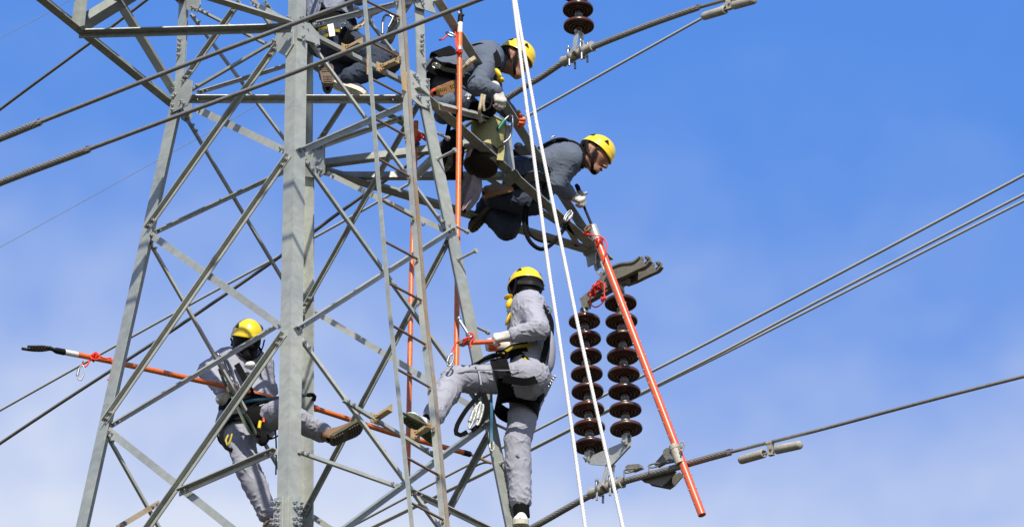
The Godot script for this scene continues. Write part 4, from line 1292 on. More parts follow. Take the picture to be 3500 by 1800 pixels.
func build_lines() -> void:
	disc_shapes()
	var p: Array
	p = [Vector3(-3.555, 16.78, 0.613), Vector3(-2.91, 16.68, 1.242), Vector3(-2.288, 16.578, 1.847), Vector3(-1.689, 16.48, 2.431), Vector3(-1.102, 16.369, 3.002), Vector3(-0.554, 16.265, 3.535), Vector3(0.158, 16.127, 4.228), Vector3(1.002, 15.984, 5.05), Vector3(1.23, 15.943, 5.272), Vector3(1.8, 15.836, 5.827), Vector3(2.7, 15.637, 6.703)]
	wire("lower of two grey conductors crossing before the tower, armour rods at its left end", p, 0.0138, M.aluminium, Vector2(0.05, run_to(p, 4)), "two conductors in front of the tower")
	p = [Vector3(-3.452, 16.72, 1.3), Vector3(-2.819, 16.614, 1.916), Vector3(-2.209, 16.508, 2.51), Vector3(-1.622, 16.405, 3.081), Vector3(-1.35, 16.359, 3.346), Vector3(-0.511, 16.208, 4.163), Vector3(0.187, 16.071, 4.842), Vector3(0.548, 15.997, 5.194), Vector3(1.174, 15.873, 5.803), Vector3(2.389, 15.6, 6.986)]
	wire("upper of two grey conductors crossing in front of the tower and the near leg", p, 0.0138, M.aluminium, Vector2(0.05, run_to(p, 4)), "two conductors in front of the tower")
	p = [Vector3(-0.458, 16.3, -4.521), Vector3(0.627, 16.462, -3.464), Vector3(1.506, 16.581, -2.609), Vector3(2.007, 16.633, -2.121), Vector3(2.452, 16.56, -1.688), Vector3(2.833, 16.49, -1.317), Vector3(3.388, 16.368, -0.776), Vector3(4.015, 16.244, -0.166), Vector3(4.619, 16.115, 0.422), Vector3(5.763, 15.861, 1.535), Vector3(7.26, 15.495, 2.993)]
	wire("conductor under the twin insulators, armour rods each side of its clamp", p, 0.0125, M.aluminium, Vector2(run_to(p, 1), run_to(p, 5)), "", 0.0225)
	p = [Vector3(-6.524, 18.754, -10.425), Vector3(-3.73, 19.207, -7.706), Vector3(-2.692, 19.383, -6.695), Vector3(-2.188, 19.467, -6.204), Vector3(-1.209, 19.615, -5.251), Vector3(-0.35, 19.778, -4.415), Vector3(-0.092, 19.842, -4.164), Vector3(0.292, 19.933, -3.79), Vector3(1.349, 20.122, -2.761), Vector3(1.617, 20.154, -2.5), Vector3(1.888, 20.186, -2.236), Vector3(2.307, 20.135, -1.829), Vector3(2.732, 20.053, -1.415), Vector3(2.897, 20.005, -1.255), Vector3(3.532, 19.844, -0.636), Vector3(4.991, 19.417, 0.784)]
	wire("dark conductor held by the topmost insulator string, passing behind the tower", p, 0.0135, M.old_wire, Vector2(run_to(p, 8) - 0.1, run_to(p, 12)))
	p = [Vector3(5.683, 23.275, -4.125), Vector3(3.928, 23.312, -5.833), Vector3(3.102, 23.278, -6.637), Vector3(1.478, 23.196, -8.218), Vector3(0.196, 23.112, -9.466), Vector3(-0.359, 23.083, -10.006), Vector3(-1.456, 23.052, -11.074), Vector3(-3.445, 22.959, -13.01), Vector3(-5.002, 22.864, -14.526), Vector3(-8.747, 22.606, -18.172)]
	wire("thin grey conductor behind the tower, just under the dark one", p, 0.0122, M.far_wire)
	p = [Vector3(1.107, 23.458, -2.996), Vector3(-0.541, 23.034, -4.601), Vector3(-1.53, 22.791, -5.564), Vector3(-2.014, 22.691, -6.035), Vector3(-2.559, 22.593, -6.566), Vector3(-2.823, 22.541, -6.822), Vector3(-3.904, 22.328, -7.874), Vector3(-6.5, 21.805, -10.402)]
	wire("dark conductor slanting behind the left crossarm at the upper left", p, 0.0130, M.old_wire)
	p = [Vector3(7.734, 24.181, -9.106), Vector3(6.054, 24.03, -10.741), Vector3(4.267, 23.887, -12.481), Vector3(3.089, 23.802, -13.628), Vector3(2.282, 23.763, -14.413), Vector3(1.545, 23.721, -15.131), Vector3(0.708, 23.673, -15.945), Vector3(-0.3, 23.597, -16.926), Vector3(-1.543, 23.5, -18.136), Vector3(-4.92, 23.276, -21.423)]
	wire("upper of three thin distant conductors at the right", p, 0.0150, M.far_wire, Vector2.ZERO, "distant conductors at the right")
	p = [Vector3(7.777, 24.149, -9.483), Vector3(6.088, 24.051, -11.127), Vector3(4.288, 23.929, -12.879), Vector3(3.424, 23.855, -13.72), Vector3(2.632, 23.817, -14.491), Vector3(1.938, 23.778, -15.167), Vector3(1.168, 23.739, -15.916), Vector3(-0.093, 23.699, -17.144), Vector3(-1.895, 23.629, -18.898), Vector3(-4.982, 23.521, -21.903)]
	wire("middle of three thin distant conductors at the right, close above the lowest", p, 0.0138, M.far_wire, Vector2.ZERO, "distant conductors at the right")
	p = [Vector3(7.87, 24.402, -10.089), Vector3(6.159, 24.339, -11.756), Vector3(4.332, 24.235, -13.534), Vector3(3.456, 24.184, -14.387), Vector3(2.651, 24.152, -15.17), Vector3(1.946, 24.115, -15.856), Vector3(1.164, 24.075, -16.618), Vector3(-0.117, 24.031, -17.864), Vector3(-1.947, 23.959, -19.646), Vector3(-5.083, 23.848, -22.698)]
	wire("lowest of three thin distant conductors at the right", p, 0.0130, M.far_wire, Vector2.ZERO, "distant conductors at the right")
	p = [Vector3(-27.38, 83.671, -114.459), Vector3(-16.4, 82.312, -103.771), Vector3(-13.364, 82.007, -100.816), Vector3(-12.085, 81.979, -99.571), Vector3(-9.488, 81.925, -97.043), Vector3(-0.504, 81.608, -88.298)]
	wire("faint far wire crossing the top left corner", p, 0.0088, M.far_wire)
	p = [Vector3(-26.605, 74.614, -113.705), Vector3(-16.021, 74.498, -103.403), Vector3(-14.047, 74.472, -101.481), Vector3(-8.907, 74.517, -96.477), Vector3(-5.955, 74.553, -93.603), Vector3(0.284, 74.798, -87.531)]
	wire("faint far wire behind the tower at mid height on the left", p, 0.0088, M.far_wire)
	# the pair above the picture, whose shadows fall on the near leg
	for e in [["farther", Vector3(0.014, 17.226, 1.07)], ["nearer", Vector3(0.015, 16.806, 1.142)]]:
		var c: Vector3 = e[1] + SUN * 3.70
		var pts := []
		for s in [-12.0, -4.0, 0.0, 4.0, 12.0]: pts.append(c + Vector3(0.707, -0.105, 0.695) * s + Vector3(0, -0.002 * s * s, 0))
		wire("%s of two grey conductors above the picture, in front of the tower" % e[0], pts, 0.0138, M.aluminium, Vector2.ZERO, "upper conductors above the picture")

	insulators("nearer right string of eight brown porcelain discs under the crossarm tip", [Vector3(2.144, 18.006, -1.988), Vector3(2.145, 17.862, -1.986), Vector3(2.145, 17.723, -1.986), Vector3(2.146, 17.583, -1.986), Vector3(2.148, 17.442, -1.983), Vector3(2.15, 17.305, -1.982), Vector3(2.154, 17.165, -1.978), Vector3(2.158, 17.018, -1.974)])
	insulators("left string of eight brown porcelain discs behind the white ropes", [Vector3(1.893, 17.999, -2.232), Vector3(1.893, 17.857, -2.232), Vector3(1.893, 17.718, -2.232), Vector3(1.896, 17.578, -2.228), Vector3(1.898, 17.44, -2.227), Vector3(1.9, 17.297, -2.225), Vector3(1.907, 17.155, -2.218), Vector3(1.911, 17.012, -2.214)])
	insulators("string of brown porcelain discs cut by the top edge of the picture", [Vector3(1.885, 21.145, -2.239), Vector3(1.887, 21, -2.238), Vector3(1.888, 20.855, -2.236), Vector3(1.892, 20.707, -2.233), Vector3(1.895, 20.565, -2.229), Vector3(1.901, 20.424, -2.224)])
	damper("dumbbell vibration damper under the lower right conductor", Vector3(3.091, 16.345, -1.065), Vector3(3.087, 16.425, -1.07), [Vector3(2.892, 16.398, -1.259), Vector3(3.047, 16.372, -1.108), Vector3(3.125, 16.358, -1.032), Vector3(3.281, 16.317, -0.88)])
	damper("dumbbell vibration damper at the top edge under the dark conductor", Vector3(2.944, 19.918, -1.209), Vector3(2.938, 19.998, -1.214), [Vector3(2.761, 19.959, -1.387), Vector3(2.916, 19.921, -1.236), Vector3(2.971, 19.92, -1.182), Vector3(3.116, 19.877, -1.041)])

func suspension_clamp(label: String, c: Vector3, ax: Vector3, link_top: Vector3) -> void:
	var t := thing("suspension_clamp", label, "clamp", c, "suspension clamps on the conductors")
	var up := ARM.cross(ax).normalized()
	if up.y < 0: up = -up
	var st := begin()
	for s in [-1.0, 1.0]:     # boat with flared mouths
		var b: Vector3 = c + ax * 0.012 * s
		tube(st, [b, b + ax * 0.06 * s, b + ax * 0.10 * s, b + ax * 0.135 * s], [0.036, 0.034, 0.032, 0.041], 16)
	part("boat", st, M.damper, t)
	var kp := begin()
	box(kp, c + up * 0.036, ax * 0.075, up * 0.012, ARM * 0.026)
	part("keeper", kp, M.galvanised, t)
	for s in [-1.0, 1.0]:
		var ub := begin()
		var b: Vector3 = c + ax * 0.062 * s
		tube(ub, curve([b + up * 0.07 - ARM * 0.036, b - ARM * 0.040, b - up * 0.042, b + ARM * 0.040, b + up * 0.07 + ARM * 0.036]), 0.0085, 8)
		for a in [-1.0, 1.0]:
			bolt(ub, b + up * 0.050 + ARM * 0.036 * a, up, 0.015, 0.014)
			tube(ub, [b - up * 0.03 + ARM * 0.03 * a, b - up * 0.085 + ARM * 0.03 * a], 0.0095, 6)
		part("u_bolt", ub, M.chrome, t)
	var lk := begin()
	for a in [-1.0, 1.0]:
		strap(lk, [link_top + ARM * 0.022 * a, link_top.lerp(c, 0.5) + ARM * 0.034 * a, c + ARM * 0.045 * a], ARM, 0.034, 0.005)
	tube(lk, [c - ARM * 0.066, c + ARM * 0.066], 0.017, 12)
	tube(lk, [link_top - ARM * 0.04, link_top + ARM * 0.04], 0.012, 10)
	part("hanger_link", lk, M.galvanised, t)

func build_tension_gear() -> void:
	# two-pronged yoke casting hung from the crossarm tip
	var y := thing("yoke", "brown cast yoke with two open hooked jaws hanging from the crossarm tip", "yoke", Vector3(1.994, 18.382, -2.133))
	var st := begin()
	plate(st, [Vector3(1.863, 18.173, -2.23), Vector3(1.929, 18.202, -2.166), Vector3(1.985, 18.242, -2.112), Vector3(2.018, 18.284, -2.079), Vector3(2.067, 18.28, -2.032), Vector3(2.131, 18.245, -1.97), Vector3(2.189, 18.166, -1.913), Vector3(2.184, 18.127, -1.918), Vector3(2.104, 18.138, -1.996), Vector3(2.023, 18.127, -2.075), Vector3(1.966, 18.13, -2.13), Vector3(1.917, 18.125, -2.177), Vector3(1.908, 18.083, -2.186), Vector3(1.88, 18.098, -2.214)], ARM, 0.044)
	var body := part("body", st, M.casting, y)
	var fl := begin()
	plate(fl, [Vector3(1.942, 18.165, -2.142), Vector3(1.996, 18.21, -2.089), Vector3(2.054, 18.244, -2.033), Vector3(2.114, 18.215, -1.975), Vector3(2.145, 18.166, -1.945), Vector3(2.015, 18.149, -2.071), Vector3(1.962, 18.145, -2.122)], ARM, 0.007)
	part("raised_panel", fl, M.casting, body)
	for o in [-0.060, 0.052]:
		var jw := begin()
		var pts := [Vector3(2.087, 18.267, -2.043), Vector3(2.134, 18.267, -1.998), Vector3(2.182, 18.266, -1.951), Vector3(2.256, 18.237, -1.879), Vector3(2.291, 18.228, -1.844), Vector3(2.324, 18.243, -1.812), Vector3(2.338, 18.244, -1.799), Vector3(2.341, 18.224, -1.795), Vector3(2.337, 18.203, -1.8), Vector3(2.35, 18.186, -1.787), Vector3(2.366, 18.186, -1.771), Vector3(2.371, 18.212, -1.767), Vector3(2.379, 18.223, -1.758), Vector3(2.391, 18.205, -1.747), Vector3(2.392, 18.172, -1.746), Vector3(2.369, 18.152, -1.768), Vector3(2.325, 18.153, -1.811), Vector3(2.27, 18.154, -1.865), Vector3(2.217, 18.153, -1.916), Vector3(2.153, 18.161, -1.978), Vector3(2.105, 18.183, -2.025)]
		for i in pts.size(): pts[i] += ARM * o
		plate(jw, pts, ARM, 0.014)
		var j := part("jaw", jw, M.casting, y)
		var lip := curve([pts[0] + ARM * 0.004, pts[2] + ARM * 0.004, pts[3] + ARM * 0.004, pts[4] + ARM * 0.004, pts[5] + ARM * 0.004])
		var keel := curve([pts[14] + ARM * 0.004, pts[15] + ARM * 0.004, pts[16] + ARM * 0.004, pts[17] + ARM * 0.004, pts[18] + ARM * 0.004, pts[19] + ARM * 0.004])
		for e in [[lip, Vector3.UP, 0.030], [keel, Vector3.DOWN, 0.034]]:
			var eb := begin()
			strap(eb, e[0], e[1], e[2], 0.006)
			part("flange", eb, M.casting, j)
		var jb := begin()
		bolt(jb, Vector3(2.379, 18.203, -1.759) + ARM * (o - 0.004), -ARM, 0.016, 0.014)
		part("jaw_bolt", jb, M.casting, j)
	var web := begin()
	plate(web, [Vector3(2.097, 18.192, -1.957), Vector3(2.196, 18.155, -1.86), Vector3(2.268, 18.138, -1.79), Vector3(2.272, 18.221, -1.939), Vector3(2.2, 18.238, -2.009), Vector3(2.1, 18.274, -2.107)], Vector3.UP, 0.012)
	part("web", web, M.casting, y)
	var sk := begin()
	tube(sk, curve([Vector3(1.982, 18.452, -2.187), Vector3(1.977, 18.427, -2.192), Vector3(1.992, 18.354, -2.163), Vector3(2.019, 18.296, -2.109), Vector3(2.039, 18.284, -2.062), Vector3(2.031, 18.331, -2.055), Vector3(2.02, 18.375, -2.066)]), 0.0125, 10)
	part("shackle", sk, M.galvanised, y)
	for q in [[Vector3(1.891, 18.123, -2.234), Vector3(1.892, 18.038, -2.232)], [Vector3(2.153, 18.161, -1.978), Vector3(2.147, 18.048, -1.985)]]:
		var cv := begin()
		tube(cv, [q[0], q[0].lerp(q[1], 0.55)], 0.020, 12)
		loop_link(cv, q[0].lerp(q[1], 0.45), Vector3(0, 0.026, 0), LINE * 0.020, 0.008)
		tube(cv, [q[0].lerp(q[1], 0.5), q[1]], 0.011, 10)
		part("clevis", cv, M.galvanised, y)
	tangle(y, "red_cord", Vector3(1.983, 18.171, -2.047), 0.055, M.red_cord, 8, 5)
	tangle(y, "red_cord", Vector3(1.946, 18.138, -2.083), 0.045, M.red_cord, 7, 6)
	cord(y, "red_cord", [Vector3(2, 18.197, -2.03), Vector3(2.035, 18.151, -1.982), Vector3(2.031, 18.078, -1.986), Vector3(2.036, 18.034, -1.981), Vector3(2.012, 18.01, -2.005), Vector3(1.975, 18.002, -2.04), Vector3(1.943, 18.034, -2.071), Vector3(1.932, 18.086, -2.082), Vector3(1.949, 18.123, -2.065)], 0.0048, M.red_cord)
	tangle(y, "red_cord", Vector3(2.028, 18.038, -1.988), 0.03, M.red_cord, 5, 7)

	# lower yoke plate with its two clevises
	var l := thing("yoke_plate", "grey triangular steel plate joining the feet of the twin insulators", "yoke plate", Vector3(2.046, 16.792, -2.083))
	var pl := begin()
	plate(pl, [Vector3(1.892, 16.883, -2.221), Vector3(1.929, 16.922, -2.185), Vector3(2.041, 16.92, -2.077), Vector3(2.132, 16.918, -1.988), Vector3(2.178, 16.889, -1.943), Vector3(2.178, 16.867, -1.943), Vector3(2.069, 16.793, -2.049), Vector3(2.045, 16.782, -2.072), Vector3(1.908, 16.863, -2.206)], ARM, 0.016)
	part("plate", pl, M.galvanised, l)
	for q in [[Vector3(1.911, 17.012, -2.214), Vector3(1.901, 16.906, -2.224)], [Vector3(2.158, 17.018, -1.974), Vector3(2.159, 16.901, -1.973)]]:
		var cv := begin()
		var a: Vector3 = q[0].lerp(q[1], 0.22)
		tube(cv, [a, q[0].lerp(q[1], 0.5)], [0.012, 0.026], 12)
		for o in [-0.024, 0.015]:
			plate(cv, [q[0].lerp(q[1], 0.45) - LINE * 0.024 + ARM * o, q[0].lerp(q[1], 0.45) + LINE * 0.024 + ARM * o, q[1] + LINE * 0.020 + ARM * o - Vector3(0, 0.02, 0), q[1] - LINE * 0.016 + ARM * o - Vector3(0, 0.02, 0)], ARM, 0.009)
		bolt(cv, q[1] - ARM * 0.026, -ARM, 0.014, 0.014)
		part("clevis", cv, M.galvanised, l)
	suspension_clamp("bolted clamp gripping the lower conductor under the triangular plate", Vector3(2.018, 16.632, -2.11), (Vector3(2.452, 16.56, -1.688) - Vector3(1.863, 16.62, -2.261)).normalized(), Vector3(2.046, 16.797, -2.083))
	suspension_clamp("bolted clamp under the topmost insulator string", Vector3(1.892, 20.186, -2.232), (Vector3(2.142, 20.158, -1.989) - Vector3(1.617, 20.154, -2.5)).normalized(), Vector3(1.902, 20.361, -2.223))

	# wire cradle on the conductor, at the foot of the orange pole
	var c := thing("conductor_cradle", "dark metal cradle with spring latches hooked under the lower conductor", "cradle", Vector3(2.334, 16.526, -1.802))
	var tr := begin()
	for o in [0.030, 0.105]:
		var tp := [Vector3(2.219, 16.611, -1.914), Vector3(2.249, 16.567, -1.885), Vector3(2.364, 16.483, -1.773), Vector3(2.395, 16.493, -1.743), Vector3(2.459, 16.543, -1.681), Vector3(2.433, 16.579, -1.706), Vector3(2.378, 16.579, -1.759), Vector3(2.258, 16.605, -1.876)]
		for i in tp.size(): tp[i] += ARM * o
		plate(tr, tp, ARM, 0.008)
	plate(tr, [Vector3(2.228, 16.616, -1.951), Vector3(2.308, 16.546, -1.872), Vector3(2.365, 16.504, -1.816), Vector3(2.46, 16.561, -1.724), Vector3(2.464, 16.61, -1.823), Vector3(2.369, 16.553, -1.915), Vector3(2.311, 16.596, -1.971), Vector3(2.23, 16.665, -2.05)], Vector3.UP, 0.007)
	part("trough", tr, M.casting, c)
	for q in [[Vector3(2.169, 16.752, -2.061), Vector3(2.185, 16.762, -2.045), Vector3(2.261, 16.73, -1.971), Vector3(2.274, 16.695, -1.959), Vector3(2.215, 16.698, -2.016), Vector3(2.176, 16.722, -2.054)], [Vector3(2.361, 16.699, -1.916), Vector3(2.393, 16.722, -1.885), Vector3(2.421, 16.744, -1.858), Vector3(2.429, 16.771, -1.849), Vector3(2.453, 16.777, -1.826), Vector3(2.483, 16.757, -1.797), Vector3(2.498, 16.722, -1.782), Vector3(2.501, 16.681, -1.78), Vector3(2.477, 16.662, -1.803), Vector3(2.419, 16.678, -1.859), Vector3(2.376, 16.673, -1.901)]]:
		var ar := begin()
		plate(ar, q, -ARM, 0.035)
		part("side_arm", ar, M.casting, c)
	for q in [[Vector3(2.172, 16.686, -1.96), Vector3(2.162, 16.676, -1.97)], [Vector3(2.337, 16.642, -1.799), Vector3(2.329, 16.627, -1.807)]]:
		var rg := begin()
		loop_link(rg, q[0], LINE * 0.042, ARM * 0.035 + Vector3(0, 0.006, 0), 0.006)
		tube(rg, curve([q[0] - LINE * 0.02 - ARM * 0.03, q[1] - ARM * 0.04, q[1] - ARM * 0.04 - Vector3(0, 0.05, 0)]), 0.005, 6)
		part("latch_ring", rg, M.casting, c)
	var bs := begin()
	bolt(bs, Vector3(2.464, 16.633, -1.613), -ARM, 0.018, 0.02)
	bolt(bs, Vector3(2.447, 16.588, -1.63), -ARM, 0.016, 0.02)
	bolt(bs, Vector3(2.486, 16.591, -1.592), -ARM, 0.014, 0.02)
	part("bolts", bs, M.chrome, c, true)

	# orange tension pole
	var s := thing("tension_pole", "long orange pole slanting from the crossarm tip down past the lower conductor", "insulated pole", Vector3(2.639, 16.129, -1.52))
	var po := begin()
	tube(po, [Vector3(1.984, 18.346, -1.68), Vector3(2.639, 16.125, -1.52)], 0.0275, 20)
	var pole := part("pole", po, M.orange_red, s)
	var bt := begin()
	for k in 16:
		var q: Vector3 = (Vector3(1.984, 18.346, -1.68)).lerp(Vector3(2.639, 16.125, -1.52), 0.245 + k * 0.0475)
		for sd in [1.0, -1.0]: ball(bt, q + (Vector3(1, 0.30, 0).normalized() * sd + Vector3(0, 0, 0.35)).normalized() * 0.0275, Vector3(0.006, 0, 0), Vector3(0, 0.006, 0), Vector3(0, 0, 0.006), 6)
	part("index_buttons", bt, M.galvanised, pole, true)
	var fe := begin()
	tube(fe, [Vector3(1.957, 18.441, -1.69), Vector3(1.987, 18.332, -1.68)], 0.033, 18)
	lathe(fe, [Vector2(0.033, 0.0), Vector2(0.034, 0.0), Vector2(0.034, 0.012), Vector2(0.024, 0.02), Vector2(0.008, 0.022)], Vector3(1.959, 18.436, -1.69), (Vector3(1.959, 18.436, -1.69) - Vector3(1.987, 18.332, -1.68)).normalized(), 16)
	part("ferrule", fe, M.galvanised, s)
	var rd := begin()
	tube(rd, [Vector3(1.881, 18.668, -1.7), Vector3(1.959, 18.432, -1.69)], 0.0095, 10)
	part("rod", rd, M.black, s)
	var hd := begin()
	tube(hd, [Vector3(1.848, 18.791, -1.7), Vector3(1.858, 18.772, -1.7), Vector3(1.877, 18.706, -1.7)], [0.013, 0.017, 0.015], 12)
	part("handle", hd, M.black, s)
	var cp := begin()
	tube(cp, [Vector3(1.872, 18.734, -1.7), Vector3(1.885, 18.687, -1.7)], 0.021, 12)
	tube(cp, [Vector3(1.881, 18.687, -1.66), Vector3(1.922, 18.701, -1.66)], [0.008, 0.012], 8)
	part("coupling", cp, M.damper, s)
	var cl := begin()
	tube(cl, [Vector3(2.464, 16.668, -1.557), Vector3(2.506, 16.524, -1.547)], 0.0335, 18)
	tube(cl, [Vector3(2.467, 16.657, -1.557), Vector3(2.474, 16.635, -1.556)], 0.038, 18)
	loop_link(cl, Vector3(2.517, 16.644, -1.52), Vector3(0.018, 0.006, 0), Vector3(0, 0.03, 0.01), 0.005)
	bolt(cl, Vector3(2.514, 16.628, -1.5), VIEW, 0.013, 0.02)
	part("clamp_sleeve", cl, M.damper, s)
	tangle(s, "red_cord", Vector3(1.999, 18.298, -1.66), 0.05, M.red_cord, 7, 11)
	tangle(s, "red_cord", Vector3(1.915, 18.371, -1.66), 0.035, M.red_cord, 5, 12)
	cord(s, "red_cord", [Vector3(1.911, 18.358, -1.64), Vector3(1.951, 18.341, -1.62), Vector3(2.011, 18.326, -1.62), Vector3(2.043, 18.288, -1.62), Vector3(2.048, 18.247, -1.62), Vector3(2.036, 18.191, -1.62), Vector3(2.023, 18.145, -1.62), Vector3(2.019, 18.123, -1.63), Vector3(2.036, 18.173, -1.62)], 0.0050, M.red_cord)
	snap_hook(s, "snap_link", Vector3(1.899, 18.375, -1.62), Vector3(1.944, 18.416, -1.62), 0.012, M.tan_leather)

func stick_head(parent: Node3D, a: Vector3, ax: Vector3) -> void:    # black socket, steel claw and clear label sleeve; a = where the orange starts
	var st := begin()
	tube(st, [a, a + ax * 0.075], 0.0190, 14)
	part("label_sleeve", st, M.white_tag, parent)
	var s2 := begin()
	tube(s2, [a + ax * 0.075, a + ax * 0.13, a + ax * 0.145], [0.021, 0.0205, 0.015], 14)
	part("socket", s2, M.black, parent)

func build_sticks_and_ropes() -> void:
	var s := thing("hot_stick", "upright orange hot stick before the bending worker, clear sleeve near its top", "insulated pole", Vector3(1.02, 16.544, -0.15), "orange hot sticks on the tower")
	var st := begin()
	tube(st, [Vector3(1.062, 19.127, -0.21), Vector3(1.054, 18.55, -0.21), Vector3(1.038, 17.639, -0.19), Vector3(1.02, 16.544, -0.15)], 0.0182, 18)
	part("pole", st, M.orange, s)
	var s1 := begin()
	tube(s1, [Vector3(1.067, 19.213, -0.21), Vector3(1.062, 19.123, -0.21)], 0.0172, 16)
	part("label_sleeve", s1, M.white_tag, s)
	var s2 := begin()
	tube(s2, [Vector3(1.065, 19.209, -0.21), Vector3(1.069, 19.264, -0.21), Vector3(1.072, 19.278, -0.21)], [0.0195, 0.0185, 0.012], 14)
	tube(s2, [Vector3(1.072, 19.278, -0.21), Vector3(1.072, 19.311, -0.21)], 0.009, 10)
	tube(s2, [Vector3(1.054, 19.272, -0.2), Vector3(1.093, 19.258, -0.2)], 0.008, 8)
	part("head", s2, M.black, s)
	var s3 := begin()
	ball(s3, Vector3(1.058, 19.271, -0.19), Vector3(0.012, 0, 0), Vector3(0, 0.016, 0), Vector3(0, 0, 0.012), 8)
	part("steel_lug", s3, M.chrome, s)
	var s4 := begin()
	tube(s4, [Vector3(1.06, 19.014, -0.21), Vector3(1.059, 18.986, -0.21)], 0.0225, 16)
	part("collar", s4, M.galvanised, s)
	tangle(s, "red_cord", Vector3(1.058, 18.957, -0.185), 0.032, M.red_cord, 8, 21)
	cord(s, "red_cord", [Vector3(1.056, 18.963, -0.18), Vector3(1.036, 19.027, -0.2), Vector3(1.033, 19.132, -0.22), Vector3(1.024, 19.223, -0.3), Vector3(1.036, 19.228, -0.3), Vector3(1.04, 19.085, -0.22), Vector3(1.048, 18.963, -0.18)], 0.006, M.red_cord)
	cord(s, "red_cord", [Vector3(0.978, 19.106, -0.2), Vector3(0.966, 19.088, -0.2), Vector3(0.944, 19.07, -0.2), Vector3(0.92, 19.066, -0.2)], 0.0055, M.red_cord)
	snap_hook(s, "snap_link", Vector3(0.968, 19.125, -0.2), Vector3(1.033, 19.096, -0.2), 0.010, M.chrome, 0.005)

	var b := thing("hot_stick", "orange hot stick standing behind the ladder rail", "insulated pole", Vector3(0.694, 15.89, -0.45), "orange hot sticks on the tower")
	var bp := begin()
	tube(bp, [Vector3(0.756, 18.645, -0.56), Vector3(0.722, 17.408, -0.52), Vector3(0.694, 15.9, -0.47)], 0.0172, 18)
	part("pole", bp, M.orange, b)
	var be := begin()
	tube(be, [Vector3(0.694, 15.909, -0.47), Vector3(0.693, 15.877, -0.47)], 0.0185, 14)
	part("end_cap", be, M.black, b)
	tangle(b, "red_cord", Vector3(0.774, 18.488, -0.52), 0.04, M.red_cord, 8, 23)
	tangle(b, "red_cord", Vector3(0.762, 18.448, -0.53), 0.03, M.teal_cord, 4, 24)

	var h := thing("hot_stick", "long orange hot stick lying across the tower, black gripper at its left end", "insulated pole", Vector3(-0.47, 16.783, -0.853), "orange hot sticks on the tower")
	var hp := begin()
	tube(hp, [Vector3(-1.426, 16.547, 0.1), Vector3(-1.207, 16.606, -0.12), Vector3(-0.503, 16.777, -0.82), Vector3(0.042, 16.883, -1.345), Vector3(0.552, 16.928, -1.82), Vector3(1.037, 16.995, -2.26)], 0.0185, 18)
	var hpole := part("pole", hp, M.orange, h)
	var jb := begin()
	tube(jb, [Vector3(0.043, 16.878, -1.335), Vector3(0.063, 16.881, -1.355)], 0.0225, 14)
	part("joint_collar", jb, M.orange_red, hpole)
	var hl := begin()
	tube(hl, [Vector3(-1.5, 16.524, 0.177), Vector3(-1.421, 16.547, 0.097)], 0.0190, 16)
	part("label_sleeve", hl, M.white_tag, h)
	var hs := begin()
	tube(hs, [Vector3(-1.559, 16.508, 0.24), Vector3(-1.539, 16.512, 0.22), Vector3(-1.498, 16.525, 0.175)], [0.013, 0.021, 0.0215], 14)
	part("socket", hs, M.black, h)
	var gr := begin()
	tube(gr, [Vector3(-1.556, 16.508, 0.24), Vector3(-1.573, 16.506, 0.26), Vector3(-1.587, 16.512, 0.27)], [0.011, 0.015, 0.010], 10)
	tube(gr, curve([Vector3(-1.58, 16.511, 0.26), Vector3(-1.62, 16.511, 0.28), Vector3(-1.673, 16.496, 0.31), Vector3(-1.715, 16.486, 0.33)]), 0.009, 8)
	tube(gr, curve([Vector3(-1.581, 16.508, 0.25), Vector3(-1.627, 16.489, 0.27), Vector3(-1.688, 16.476, 0.3), Vector3(-1.752, 16.472, 0.33)]), 0.010, 8)
	for k in 6: ball(gr, (Vector3(-1.595, 16.51, 0.262)).lerp(Vector3(-1.708, 16.479, 0.32), k / 6.0), Vector3(0.012, 0, 0), Vector3(0, 0.015, 0), Vector3(0, 0, 0.012), 7)
	part("gripper", gr, M.leather, h)
	var he := begin()
	tube(he, [Vector3(1.033, 16.994, -2.256), Vector3(1.081, 17.001, -2.3)], 0.0205, 14)
	part("end_cap", he, M.black, h)
	cord(h, "brown_tie", [Vector3(1.081, 17.001, -2.3), Vector3(1.143, 16.975, -2.3), Vector3(1.187, 16.947, -2.3), Vector3(1.231, 16.929, -2.3)], 0.010, M.tan_leather)
	cord(h, "brown_tie", [Vector3(1.106, 16.899, -2.3), Vector3(1.142, 16.921, -2.3), Vector3(1.183, 16.934, -2.3), Vector3(1.231, 16.933, -2.3)], 0.007, M.leather)
	tangle(h, "red_cord", Vector3(-1.316, 16.566, 0.02), 0.042, M.red_cord, 9, 31)
	cord(h, "red_cord", [Vector3(-1.328, 16.588, 0.02), Vector3(-1.306, 16.604, 0.02), Vector3(-1.279, 16.574, 0.02), Vector3(-1.246, 16.567, 0), Vector3(-1.214, 16.581, -0.02), Vector3(-1.206, 16.555, -0.02), Vector3(-1.199, 16.527, -0.04), Vector3(-1.205, 16.481, -0.04), Vector3(-1.22, 16.447, -0.04), Vector3(-1.232, 16.43, -0.04)], 0.0055, M.red_cord)
	cord(h, "red_cord", [Vector3(-1.348, 16.539, 0.04), Vector3(-1.351, 16.513, 0.04), Vector3(-1.369, 16.488, 0.04), Vector3(-1.388, 16.497, 0.04), Vector3(-1.385, 16.527, 0.04)], 0.0055, M.red_cord)
	snap_hook(h, "snap_link", Vector3(-1.388, 16.486, 0.06), Vector3(-1.402, 16.38, 0.06), 0.019, M.chrome, 0.0055)

	var w := thing("tong_stick", "short orange stick with a steel clamp head held by the standing worker", "insulated pole", Vector3(1.284, 16.437, 0.4))
	var wp := begin()
	tube(wp, [Vector3(1.12, 16.45, 0.36), Vector3(1.299, 16.44, 0.39)], 0.0145, 14)
	part("pole", wp, M.orange_red, w)
	var wh := begin()
